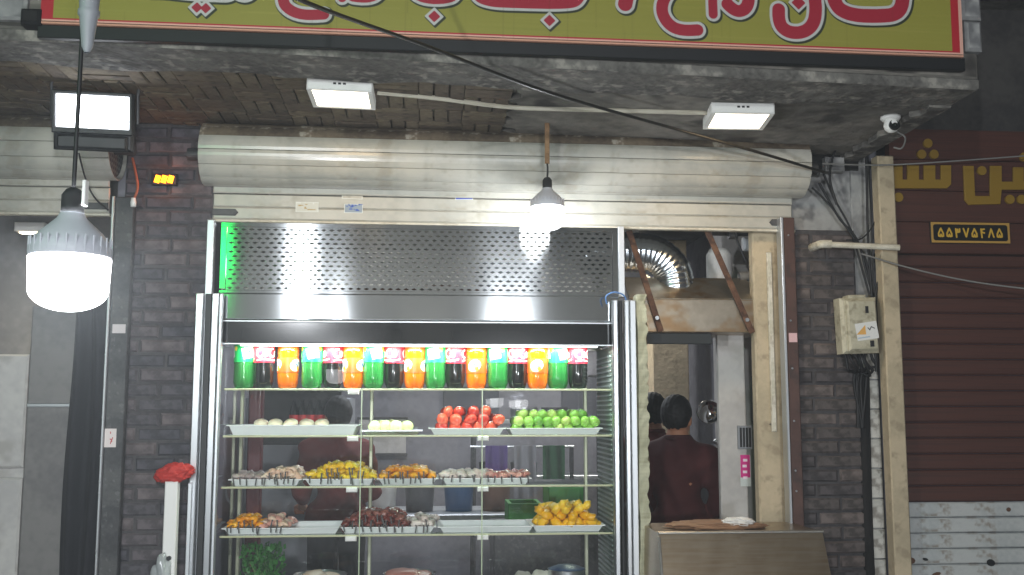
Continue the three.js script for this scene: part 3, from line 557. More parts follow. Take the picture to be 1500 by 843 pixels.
{ // on the cabinet floor
  const y = .712, X = (px) => AX(px, 830, -.25);
  const leaf = new THREE.PlaneGeometry(.014, .026, 1, 2); { const p = leaf.attributes.position; for (let i = 0; i < p.count; i++) p.setZ(i, -.25 * p.getY(i) * p.getY(i) * 8); leaf.computeVertexNormals(); }
  const hb = thing('herb_bunch', 'loose bunch of green herbs on the cabinet floor', 'herbs', [X(385), y, -.25]); const ls = [], st = [];
  for (let i = 0; i < 520; i++) { const a = rr(0, 6.28), r = .11 * Math.sqrt(rnd()), hh = rr(.03, .24); ls.push(tr(leaf.clone(), Math.cos(a) * r, hh, Math.sin(a) * r * .7, rr(-1.2, 1.2), rr(0, 6), rr(-1, 1))); if (i % 16 === 0) st.push(tube([V(0, 0, 0), V(Math.cos(a) * r * .5, hh * .6, Math.sin(a) * r * .4), V(Math.cos(a) * r, hh, Math.sin(a) * r * .7)], .002, 8, 5)); }
  const lf = part('leaves', merge(ls), std({ color: 0x2f6b2a, roughness: .6, side: THREE.DoubleSide }), hb); part('stems', merge(st), std({ color: 0x5d8a48, roughness: .6 }), hb);
  const bowlG = lathe([[0, 0], [.06, 0], [.1, .03], [.125, .1], [.13, .1], [.118, .096], [.095, .034], [0, .008]], 32);
  [[470, 'steel bowl of pale minced meat on the cabinet floor', mats.pale], [600, 'steel bowl of pink raw meat on the cabinet floor', mats.pink]].forEach(([px, label, mm]) => { const t = thing('steel_bowl', label, 'bowl', [X(px), y, -.22]); part('bowl', bowlG, M.steelTray, t); part('filling', blob(.1, .5, 1, .35, 1, 4), mm[0], t, [0, .075, 0]); });
  const cf = blob(.05, .35, 1, .85, 1, 3);
  [[690, 'reddish onion heap piece on the cabinet floor by the glass edge', 0x8f4a44], [795, 'pale cauliflower head on the cabinet floor', 0xd0cdbd], [768, 'greyish cauliflower head beside the pale one on the cabinet floor', 0xaaa79b]].forEach(([px, label, c], i) => solo(['red_onion', 'cauliflower', 'cauliflower'][i], cf, std({ color: c, roughness: .7 }), label, ['onion', 'cauliflower', 'cauliflower'][i], [X(px), y + [.045, .05, .05][i], -.22 - i * .03]).scale.setScalar([.9, 1.2, 1][i]));
  const pt = thing('covered_pot', 'round steel pot with a dark blue lid on the cabinet floor', 'pot', [X(828), y, -.2]); part('pot', lathe([[0, 0], [.085, 0], [.09, .01], [.09, .11], [.094, .114]], 32), M.steelTray, pt); part('lid', lathe([[0, .135], [.05, .13], [.088, .116], [.09, .112]].reverse(), 32), std({ color: 0x27436b, roughness: .35 }), pt);
}
// ---------------------------------------------------------------- lamps
const bulbGlow = std({ color: 0xffffff, emissive: 0xfbfdff, emissiveIntensity: 5 });
function bulb(label, p, R, cordTop, extra, intensity) {
  const t = thing('pendant_bulb', label, 'bulb', p);
  const dome = []; for (let i = 0; i <= 14; i++) { const a = i / 14 * Math.PI / 2; dome.push([R * .96 * Math.sin(a), R * .55 * (1 - Math.cos(a))]); } dome.push([R, R * 1.36], [R * .96, R * 1.4]);
  part('diffuser', lathe(dome, 40), bulbGlow, t);
  const hs = part('heat_sink', lathe([[R * .9, R * 1.38], [R, R * 1.4], [R, R * 1.6], [R * .94, R * 1.78], [R * .76, R * 2.02], [R * .52, R * 2.24], [R * .36, R * 2.4], [R * .3, R * 2.52]], 40), std({ color: 0xb9bcc4, roughness: .5 }), t);
  const rib = B(.003, R * .42, .004, .001); for (let i = 0; i < 28; i++) { const a = i / 28 * Math.PI * 2; part('rib', rib, hs.material, hs, [Math.cos(a) * R * .985, R * 1.66, Math.sin(a) * R * .985], [0, -a, 0]); }
  part('socket', lathe([[R * .27, R * 2.48], [R * .28, R * 2.5], [R * .28, R * 3], [R * .18, R * 3.15], [.006, R * 3.2]], 20), M.rubber, t);
  part('cord', tube([V(0, R * 3.15, 0), V(.002, R * 3.15 + (cordTop - R * 3.15) * .5, .001), V(0, cordTop, 0)], .0045), M.wire, t);
  const l = new THREE.PointLight(0xf6faff, intensity, 0, 2); l.position.set(p[0], p[1] + R * .8, p[2]); l.castShadow = true; l.shadow.radius = 2; l.name = 'bulb_light'; scene.add(l);
  return t;
}
{
  const p = at(98, 457, 2.85);
  const t = bulb('large glowing white bulb hanging on a cord with a grey ribbed connector', [p.x, p.y, p.z], .077, 1.35, null, 7);
  const cY = AY(117, 70, 2.85) - p.y;
  part('cord_connector', lathe([[.005, 0], [.011, .012], [.014, .04], [.018, .075], [.021, .078], [.021, .088], [.0185, .09], [.021, .13], [.023, .132], [.023, .15], [.02, .155], [.02, .2], [.008, .215]], 24), M.greyPlastic, t, [.012, cY - .01, 0]);
  part('maker_tag', B(.007, .05, .02, .001), M.whitePlastic, t, [.024, .235, .004]);
  const q = at(802, 338, .25);
  bulb('glowing white bulb hanging from a wooden strip in front of the perforated panel', [q.x, q.y, q.z], .079, AY(802, 238, .25) - q.y, null, .8);
  const s = thing('hanging_strip', 'brown wooden strip hanging by a hook from the canopy above the bulb', 'strip', [q.x, AY(802, 240, .25), .25]);
  const len = AY(802, 178, .25) - AY(802, 240, .25);
  part('wood_strip', B(.022, len, .012, .002), M.wood, s, [0, len / 2, 0]);
  part('hook_wire', tube([V(0, len - .01, 0), V(.008, len + .06, 0), V(0, len + .13, 0), V(.004, SOF(q.x) - s.position.y + .01, 0)], .004), M.wire, s);
  part('loose_rod', tr(cyl(.009, .009, .17, 10), -.05, len + .09, .01, 0, 0, -.3), M.pvc, s);
}
function panelLamp(label, px, py, w, z, turn) {
  const p = at(px, py, z), t = thing('ceiling_panel_lamp', label, 'lamp', [p.x, SOF(p.x) - .003, z], 'square lamps under the canopy');
  t.rotation.set(0, turn, -.026);
  const d = w;
  const fr = (x, zz, a, b) => part('frame_side', B(a, .05, b, .005), M.whitePlastic, t, [x, -.025, zz]);
  fr(0, d / 2 - .01, w, .02); fr(0, -d / 2 + .01, w, .02); fr(w / 2 - .01, 0, .02, d - .04); fr(-w / 2 + .01, 0, .02, d - .04);
  part('diffuser', B(w - .042, .004, d - .042, .001), std({ color: 0xffffff, emissive: 0xfff1d4, emissiveIntensity: 4 }), t, [0, -.044, 0]);
  for (let i = -1; i < 2; i++) part('vent_slot', B(.012, .008, .004, .001), M.black, t, [i * .02 , -.022, d / 2 + .0005]);
  const l = new THREE.RectAreaLight(0xffd6a0, 20, w - .05, d - .05); l.position.set(p.x, t.position.y - .053, z); l.lookAt(p.x, 0, z); l.name = 'panel_lamp_light'; scene.add(l);
}
panelLamp('square white lamp glowing under the bare bricks of the canopy', 502, 108, .27, .62, 0.0);
panelLamp('square white lamp glowing under the plastered end of the canopy', 1080, 128, .27, .58, -.12);
{
  const pt = (px, py, z) => { const p = at(px, py, z); p.y = SOF(p.x) - .012; return p; };
  solo('cable_conduit', tube([pt(553, 97, .62), pt(640, 105, .58), pt(750, 120, .5), pt(860, 122, .52), pt(1040, 126, .56)], .011, 60), M.pvc, 'white plastic conduit running between the two square lamps', 'conduit');
  const c = at(1303, 130, .62), t = thing('security_camera', 'small white dome security camera under the canopy corner', 'camera', [c.x, SOF(c.x) - .004, .62]);
  part('base', lathe([[0, 0], [.042, 0], [.044, -.012], [.034, -.024], [0, -.024]].reverse(), 28), M.whitePlastic, t);
  const eye = part('eyeball', new THREE.SphereGeometry(.034, 28, 18), M.whitePlastic, t, [0, -.045, .006]);
  part('lens_ring', tr(cyl(.024, .024, .01, 24), 0, -.006, .028, 1.35), M.black, eye); part('lens', tr(new THREE.SphereGeometry(.012, 16, 10), 0, -.008, .032), M.blackGloss, eye);
}
{ // floodlight under the canopy
  const p = at(136, 178, .5), t = thing('floodlight', 'black floodlight with a blazing white face under the canopy', 'floodlight', [p.x, p.y, .5]);
  const w = .325, h = .25;
  t.rotation.set(.2, .12, -.02);
  part('housing', B(w, h, .07, .012), M.black, t, [0, 0, -.04]);
  part('bezel', poly([[-w / 2, -.055], [w / 2, -.055], [w / 2, h / 2], [-w / 2, h / 2]], .03, .004, [[[-w / 2 + .014, -.03], [w / 2 - .014, -.03], [w / 2 - .014, h / 2 - .014], [-w / 2 + .014, h / 2 - .014]]]), M.black, t, [0, 0, -.006]);
  part('glowing_face', B(w - .03, .14, .004, .001), std({ color: 0xffffff, emissive: 0xf2f7ff, emissiveIntensity: 6 }), t, [0, .04, -.002]);
  part('driver_box', B(w - .04, .06, .05, .01), M.black, t, [0, -.09, .006]);
  part('bracket', tube([V(-w / 2 - .012, .0, -.04), V(-w / 2 - .012, .12, -.04), V(-w / 2 - .01, .165, -.04), V(0, .168, -.04), V(w / 2 + .01, .165, -.04), V(w / 2 + .012, .12, -.04), V(w / 2 + .012, 0, -.04)], .007), M.darkSteel, t);
  const l = new THREE.SpotLight(0xeef4ff, 9, 0, .62, .6, 2); l.position.set(p.x, p.y + .04, .53); l.target.position.set(p.x + .25, p.y - 1.6, 3.2); l.castShadow = true; l.shadow.radius = 5; l.name = 'floodlight_beam'; scene.add(l, l.target);
  solo('lamp_wire', tube([at(115, 225, .48), at(125, 262, .3), at(140, 292, .1), at(158, 308, .03)], .004), M.wire, 'thin black wire sagging from the floodlight to the steel post', 'wire');
}
{ // amber indicator lamp on the pillar
  const p = at(238, 261, .0), t = thing('indicator_lamp', 'small amber three-segment lamp glowing on the dark brick pillar', 'lamp', [p.x, p.y, ZW]);
  part('backplate', B(.12, .055, .03, .004), M.black, t, [0, 0, .018]);
  for (let i = -1; i < 2; i++) part('segment', B(.024, .036, .01, .004), std({ color: 0xffa528, emissive: 0xff8a10, emissiveIntensity: 5 }), t, [i * .031, 0, .036], [0, 0, -.25]);
  const l = new THREE.PointLight(0xff7a18, .025, 0, 2); l.position.set(p.x, p.y, ZW + .07); l.castShadow = true; l.shadow.radius = 1; l.name = 'indicator_light'; scene.add(l);
  const w = thing('hanging_socket', 'small orange and white lamp socket dangling on a wire by the pillar', 'socket', [AX(195, 297, .02), AY(195, 297, .02), .02]);
  part('cable', tube([V(0, .01, 0), V(.016, .07, 0), V(.0, .15, -.01), V(-.02, .22, -.02)], .006), std({ color: 0x9a5233, roughness: .7 }), w);
  part('socket', lathe([[0, -.02], [.012, -.02], [.014, .0], [.01, .022], [0, .024]], 16), M.whitePlastic, w);
}
{ // shop ceiling lamp, neighbour's lamp, lamps of the street behind, green neon ring: all as fittings
  const fit = (name, label, x, y, z, w, d, c, e, I) => { const t = thing(name, label, 'lamp', [x, y, z]); part('tray', B(w + .04, .05, d + .04, .005), M.whitePlastic, t, [0, .03, 0]); part('diffuser', B(w, .006, d, .002), std({ color: 0xffffff, emissive: c, emissiveIntensity: e }), t, [0, .0, 0]); const l = new THREE.RectAreaLight(c, I, w, d); l.position.set(x, y - .012, z); l.lookAt(x, 0, z); l.name = 'ceiling_light'; scene.add(l); return t; };
  fit('ceiling_batten', 'white ceiling batten lamp inside the shop behind the cabinet', .1, 2.98, -2.4, 1.2, .12, 0xf0f6ff, 2, 65);
  fit('ceiling_batten', 'white ceiling batten lamp inside the passage of the shop', 1.35, 2.98, -3.2, .6, .1, 0xf5f0e6, 2, 120);
  const np = at(46, 342, -.9); fit('ceiling_batten', 'small bright lamp in the neighbouring shop behind the large bulb', np.x, np.y, -.9, .12, .05, 0xfff0d0, 3, 320);
  for (const [x, y, z, k] of [[.82, 1.62, 7.6, 18], [1.15, 1.6, 7.9, 18], [-1.6, 2.9, 7.8, 24]]) bulb(['white bulb over the street stall opposite the shop, low on its cord', 'white bulb over the street stall opposite the shop, beside the low one', 'white bulb over the street behind the viewer, high on its cord'][[.82, 1.15, -1.6].indexOf(x)], [x, y, z], .084, 1.4, null, k);
  const g = thing('neon_ring', 'green neon ring sign hung over the street', 'neon sign', [-1.98, 3.0, 4.3]);
  part('neon_tube', new THREE.TorusGeometry(.25, .02, 10, 48), std({ color: 0x20ff70, emissive: 0x08ff50, emissiveIntensity: 10 }), g);
  part('back_board', tr(cyl(.31, .31, .02, 40), 0, 0, .05, Math.PI / 2), M.black, g);
  g.rotation.y = Math.PI * .86;
  const l = new THREE.PointLight(0x18ff60, 1.4, 0, 2); l.position.set(-1.96, 3.0, 4.2); l.castShadow = true; l.shadow.radius = 10; l.name = 'neon_light'; scene.add(l);
}

{ // the houses across the street, mirrored in glass and steel
  const t = thing('opposite_building', 'pale rendered shop building across the street', 'building', [0, 0, 11.6]);
  part('wall', B(22, 7, .3, .01), blotch([.6, .58, .55], [.7, .68, .64], 2.2, { roughness: .9 }, { stain: [.45, .43, .4], sa: .5 }), t, [0, 3.5, .2]);
  for (let i = 0; i < 6; i++) { const d = part('shop_shutter', B(2.3, 2.5, .06, .01), i % 3 === 1 ? M.brownPaint : M.plasterGrey, t, [-8.3 + i * 3.3, 1.26, .02]); part('shutter_box', B(2.5, .34, .3, .01), M.concrete, d, [0, 1.43, -.1]); }
  for (let i = 0; i < 6; i++) { const d = part('window', B(1.3, 1.3, .05, .01), M.blackGloss, t, [-8.3 + i * 3.3, 4.6, .02]); part('sill', B(1.5, .08, .2, .01), M.concrete, d, [0, -.7, -.08]); }
}
// ---------------------------------------------------------------- overhead wires
solo('overhead_cable', tube([at(380, -32, 2.2), at(440, 0, 2.0), at(620, 66, 1.4), at(800, 134, .9), at(1000, 192, .45), at(1110, 223, .3), at(1206, 252, .1), at(1214, 254, .0)], .0075, 80), std({ color: 0x24221f, roughness: .35 }), 'thick black cable slanting across the canopy down to the meter pillar', 'cable');
solo('overhead_wire', tube([at(1205, 240, .06), at(1290, 242, .1), at(1400, 236, .2), at(1560, 224, .3)], .004), M.wireGrey, 'thin grey wire stretched across the yellow letters', 'wire');
solo('overhead_wire', tube([at(1262, 372, .06), at(1330, 392, .12), at(1420, 412, .2), at(1560, 430, .35)], .0045), M.wireGrey, 'thin pale wire running from the pipe past the number plate', 'wire');

// ---------------------------------------------------------------- right-hand column, meter box, pipe
{
  const X0 = AX(1262, 570, ZW), X1 = AX(1288, 570, ZW), t = thing('tiled_column', 'narrow column edge with white tiles and grey plaster beside the brick pillar', 'column', [X0, 0, ZW]);
  const w = X1 - X0 + .01;
  part('core', B(w, 2.86, .26, .004), M.plasterGrey, t, [w / 2, 1.43, -.16]);
  for (let i = 0; i < 12; i++) part('tile', B(w - .03, .139, .014, .002), M.tileWhite[i % 2], t, [w / 2 + .012, .36 + i * .146, -.024], [0, 0, rr(-.006, .006)]);
  part('tar_streak', tube([V(.012, .4, -.02), V(.006, 1.0, -.02), V(.014, 1.5, -.02), V(.02, 1.78, -.02)], .03, 30, 10).scale(1, 1, .6), M.nearBlack, t);
  const q = thing('plaster_patch', 'smooth grey plaster patch above the meter pillar under the canopy', 'plaster', [RP0, 2.5, ZW]);
  part('patch', B(X1 - RP0, .42, .26, .006), M.plasterGrey, q, [(X1 - RP0) / 2, .21, -.17]);
  part('cable_block', B(.1, .075, .05, .004), M.plasterGrey, q, [AX(1228, 238, 0) - RP0, AY(1228, 238, 0) - 2.5, .0]);
  const a = at(1282, 190, .0), b = at(1318, 843, .0);
  const pz = thing('cream_post', 'tall cream painted timber post between the meter pillar and the brown shutter', 'post', [AX(1298, 500, 0), 0, .022]);
  part('post', B(.085, 2.86, .08, .006), M.cream, pz, [.012, 1.43, 0]);
}
{
  const c = at(1255, 478, .0), t = thing('meter_box', 'beige electric meter box with torn stickers and cables below', 'meter box', [c.x, c.y, ZW + .005]);
  const beige = blotch([.66, .64, .55], [.74, .72, .63], .3, { roughness: .5 }, { stain: [.45, .42, .34], sa: .5 });
  t.rotation.z = .03;
  part('case', B(.185, .275, .1, .014), beige, t, [0, 0, .05]);
  part('cover', B(.15, .25, .03, .01), beige, t, [.006, .0, .105]);
  part('cap', B(.09, .02, .08, .005), beige, t, [-.0, .142, .05]);
  const st = canvasTex(128, 96, (g, w, h) => { g.fillStyle = '#d9dad6'; g.fillRect(0, 0, w, h); g.fillStyle = '#d8a55a'; g.beginPath(); g.moveTo(0, 60); g.lineTo(60, 14); g.lineTo(56, 66); g.fill(); g.strokeStyle = '#33363c'; g.lineWidth = 5; g.beginPath(); g.moveTo(72, 30); g.lineTo(82, 44); g.lineTo(94, 28); g.lineTo(112, 40); g.stroke(); g.fillStyle = '#9fb3c4'; g.fillRect(6, 78, 70, 6); });
  part('sticker', new THREE.PlaneGeometry(.11, .085), std({ map: st, roughness: .7 }), t, [.022, -.03, .1225], [0, 0, .12]);
  part('dial_window', B(.016, .034, .006, .002), M.black, t, [.03, .075, .12]);
  part('seal', B(.02, .03, .01, .003), M.black, t, [.045, -.092, .12]);
  for (let i = 0; i < 7; i++) part('tail_cable', tube([V(-.07 + i * .022, -.13, .05), V(-.06 + i * .02 + rr(-.02, .02), -.17, .06 + rr(-.02, .02)), V(-.04 + i * .02 + rr(-.02, .02), -.2 - rr(0, .05), .05), V(.02 + rr(-.03, .03), -.23, .02), V(.0 + rr(-.02, .02), -.5, .014)], .007, 24, 6), M.wire, t);
  // loose cables on the pillar
  const run = [[[1205, 250], [1222, 290], [1246, 335], [1262, 390], [1274, 432]], [[1200, 268], [1230, 320], [1256, 352], [1270, 400], [1280, 436]], [[1190, 275], [1215, 300], [1245, 340], [1268, 380], [1277, 430]], [[1268, 190], [1270, 260], [1272, 350], [1278, 440]], [[1283, 190], [1286, 270], [1284, 320], [1262, 350], [1240, 352]], [[1300, 372], [1292, 400], [1284, 425], [1282, 470], [1284, 545]], [[1240, 190], [1222, 225], [1216, 262], [1226, 300]]];
  run.forEach((r, i) => solo('loose_cable', tube(r.map(([x, y]) => at(x, y, ZW + .03 + i * .006)), [.005, .006, .005, .006, .004, .007, .006][i], 40, 6), M.wire, ['black cable looping from the shutter end down to the meter box', 'thick black cable slanting to the top of the meter box', 'slack black cable hanging beside the brick pillar', 'straight black cable down the edge of the cream post', 'curved black cable bowed round the cream post', 'black cable dropping past the end of the pipe', 'short black cable curling on the grey plaster patch'][i], 'cable'));
  const p0 = at(1203, 358, .05), p1 = at(1318, 363, .12);
  const pp = thing('plastic_pipe', 'white plastic pipe jutting across the brick pillar above the meter box', 'pipe', [0, 0, 0]);
  part('pipe', tube([p0, p0.clone().lerp(p1, .5), p1], .015, 12, 16), M.pvc, pp); part('elbow', tube([V(p0.x - .004, p0.y, ZW), V(p0.x - .002, p0.y, .03), p0, V(p0.x + .05, p0.y, .055)], .021, 16, 16), M.pvc, pp);
  const h0 = at(1318, 160, .5);
  solo('plastic_shred', tube([V(0, .04, 0), V(.012, -.02, 0), V(.02, -.06, .01), V(-.02, -.1, 0), V(.02, -.13, 0), V(-.01, -.19, .02), V(-.035, -.18, 0)], .004), M.wireGrey, 'twisted grey shred of plastic hanging from the canopy corner', 'shred', [h0.x, h0.y, .5]);
}

// ---------------------------------------------------------------- neighbouring shop on the right: fascia, letters, plate, shutter
{
  const grain = tex(512, 256, (u, v) => { const a = vnoise(u * 4, v * 120, 120), b = vnoise(u * 8, v * 60 + 3, 60), c = fbm(u, v, 4, 3); return mix([.22, .125, .10], [.33, .18, .14], a * .45 + b * .3 + c * .25); }, [1.4, .5]);
  const woodM = std({ map: grain, roughness: .5 }), woodSlat = std({ map: grain, roughness: .55 });
  const zf = .02, xl = AX(1318, 300, zf), yb = AY(1400, 372, zf), yt = AY(1400, 190, zf), W = 1.9;
  const t = thing('fascia_board', 'dark brown wood-grain fascia board carrying raised yellow letters', 'fascia', [xl - .04, yb, zf]);
  const nb = 4, bh = (yt - yb) / nb; for (let i = 0; i < nb; i++) part('plank', B(W, bh - .003, .05, .002), woodM, t, [W / 2, bh * (i + .5), -.026]);
  part('soffit_board', B(W, .03, .24), M.nearBlack, t, [W / 2, .016, -.17]);
  part('dead_downlight', tr(lathe([[0, 0], [.055, 0], [.06, -.008], [.04, -.012], [0, -.012]].reverse(), 28), 0, 0, 0), std({ color: 0xa9a7a2, roughness: .4 }), t, [AX(1455, 398, -.15) - t.position.x, .0, -.15]);
  // raised letters
  const gold = std({ color: 0x86691a, roughness: .5 });
  const lp = (px, py) => { const p = at(px, py, zf); return [p.x - t.position.x, p.y - yb]; };
  const letter = (name, pts) => part(name, poly(pts.map(([x, y]) => lp(x, y)), .014, .002), gold, t, [0, 0, .0015]);
  letter('letter', [[1290, 277], [1290, 264], [1304, 264], [1304, 243], [1321, 243], [1321, 264], [1328, 264], [1328, 243], [1345, 243], [1345, 264], [1352, 264], [1352, 243], [1369, 243], [1369, 264], [1377, 264], [1377, 243], [1392, 243], [1392, 271], [1386, 277]].reverse());
  letter('letter', [[1410, 244], [1425, 244], [1427, 288], [1449, 288], [1449, 244], [1466, 244], [1466, 267], [1483, 267], [1483, 246], [1498, 246], [1498, 267], [1515, 267], [1515, 246], [1530, 246], [1530, 279], [1466, 279], [1464, 300], [1418, 301], [1412, 294]].reverse());
  for (const [x, y] of [[1358, 211], [1349, 227], [1367, 227], [1315, 290], [1300, 290], [1437, 251], [1478, 293], [1495, 293], [1499, 231]]) { const [a, b] = lp(x, y); part('letter_dot', tr(cyl(.0235, .0235, .014, 20), 0, 0, .007, Math.PI / 2), gold, t, [a, b, .0015]); }
  // telephone plate
  const c = at(1420, 342, zf), pl = thing('number_plate', 'black plate with a gold border and gold telephone number', 'sign', [c.x, c.y, zf + .004]);
  const pw = AX(1479, 342, zf) - AX(1363, 342, zf), phh = AY(1420, 327, zf) - AY(1420, 358, zf);
  const face = canvasTex(512, Math.round(512 * phh / pw), (g, w, h) => {
    g.fillStyle = '#b08a45'; g.fillRect(0, 0, w, h); g.fillStyle = '#14120f'; g.beginPath(); g.roundRect(14, 14, w - 28, h - 28, 16); g.fill();
    g.strokeStyle = '#c9a23a'; g.lineWidth = 11; g.lineJoin = g.lineCap = 'round';
    const dig = { 5: [[[.5, .05], [.12, .6], [.14, .9], [.36, .95], [.5, .72], [.64, .95], [.88, .9], [.86, .6], [.5, .05]]], 3: [[[.2, .1], [.25, .45], [.45, .45], [.5, .15]], [[.5, .15], [.52, .45], [.8, .42], [.82, .1]], [[.22, .1], [.3, 1]]], 7: [[[.1, .05], [.5, .95], [.9, .05]]], 4: [[[.75, .08], [.35, .12], [.3, .42], [.75, .5]], [[.22, .08], [.34, 1]]], 8: [[[.1, .95], [.5, .05], [.9, .95]]] };
    [5, 5, 3, 7, 5, 4, 8, 5].forEach((d, i) => { const cw = (w - 76) / 8, x0 = 38 + i * cw, y0 = h * .28, hh = h * .44; for (const l of dig[d]) { g.beginPath(); l.forEach(([a, b], k) => { const X = x0 + 5 + a * (cw - 14), Y = y0 + b * hh; k ? g.lineTo(X, Y) : g.moveTo(X, Y); }); g.stroke(); } });
  });
  part('plate', B(pw, phh, .012, .003), M.black, pl, [0, 0, .004]); part('plate_face', new THREE.PlaneGeometry(pw - .004, phh - .004), std({ map: face, roughness: .4 }), pl, [0, 0, .0115]);
  // roller shutter below: brown slats, white slats at the foot
  const zs = -.06, s = thing('closed_shutter', 'closed shutter with wood-brown slats above and dirty white slats at its foot', 'shutter', [xl - .06, 0, zs]);
  const yW = AY(1400, 738, zs), step = .078; let y = yb + .02;
  const prof = (hgt) => B(1.95, hgt - .003, .02, .006), g1 = prof(step), gw = prof(.075);
  for (let i = 0; y - step > yW - .02; i++) { y -= step; part('brown_slat', g1, woodSlat, s, [.98, y + step / 2, 0]); }
  const white = blotch([.62, .64, .64], [.72, .73, .72], .6, { roughness: .55 }, { stain: [.42, .36, .3], sa: .5, sn: 10 });
  for (let i = 0; y > .05; i++) { y -= .075; part('white_slat', gw, white, s, [.98, y + .0375, .004]); }
  for (const [px, py, w, h, m] of [[1452, 825, .045, .035, M.black], [1333, 822, .06, .035, M.rust], [1356, 820, .03, .014, M.black], [1478, 747, .025, .022, M.rust], [1372, 842, .05, .02, M.rust]]) { const q = at(px, py, zs + .016); part('slat_damage', new THREE.CircleGeometry(1, 9).scale(w / 2, h / 2, 1), m, s, [q.x - s.position.x, q.y, .0165], [0, 0, rr(-.4, .4)]); }
  const ub = thing('upper_wall', 'grey plastered upper wall set back above the brown fascia board', 'wall', [xl, yt, -.1]); part('wall', B(2.6, 1.9, .2, .01), blotch([.26, .25, .25], [.34, .33, .32], .9, { roughness: .95 }), ub, [1.1, .75, -.9]); part('added_shade_slab', B(2.6, .14, 1.7, .01), M.concrete, ub, [1.1, 1.1, -.1]);  // unseen slab added overhead to keep the set-back wall in shade
}

// ---------------------------------------------------------------- passage: jamb, hood, duct, straps
{
  const jx0 = AX(1112, 600, -.12), jx1 = AX(1152, 600, -.12), t = thing('passage_jamb', 'cream plastered jamb of the passage with a vent and a pink sticker', 'jamb', [jx0, 0, -.12]);
  part('jamb', B(jx1 - jx0 + .02, 2.62, .07, .008), M.cream, t, [(jx1 - jx0) / 2, 1.31, -.035]);
  const px0 = AX(1062, 640, -.3), px1 = jx0;
  part('side_panel', B(px1 - px0 + .02, 2.1, .04, .004), M.wallPale, t, [(px0 + px1) / 2 - jx0, 1.05, -.26]);
  const gv = part('vent', B(.075, .12, .02, .003), M.greyPlastic, t, [AX(1101, 642, -.24) - jx0, AY(1101, 642, -.24), -.232]);
  for (let i = 0; i < 4; i++) part('vent_slat', B(.01, .1, .008, .001), M.black, gv, [-.024 + i * .016, 0, .012]);
  const pk = canvasTex(48, 128, (g, w, h) => { g.fillStyle = '#c8d0cc'; g.fillRect(0, 0, w, h); g.fillStyle = '#d02f86'; g.fillRect(2, 0, w - 4, h * .72); g.fillStyle = '#f0dbe6'; for (let i = 0; i < 4; i++) g.fillRect(12 + rr(-3, 3), 16 + i * 24, 20, 11); });
  part('sticker', new THREE.PlaneGeometry(.055, .16), std({ map: pk, roughness: .6 }), t, [AX(1103, 692, -.235) - jx0, AY(1103, 692, -.235), -.2375]);
  part('cable_duct', B(.024, .9, .02, .003), M.pvc, t, [AX(1131, 500, -.1) - jx0, AY(1131, 500, -.1), .012]);
  part('wire', tube([V(AX(1113, 550, -.2) - jx0, AY(1113, 550, -.2), -.205), V(AX(1112, 590, -.2) - jx0, AY(1112, 590, -.2), -.2), V(AX(1113, 620, -.2) - jx0, AY(1113, 620, -.2), -.2), V(AX(1131, 622, -.1) - jx0, AY(1131, 622, -.1), .01)], .004), M.wire, t);
}
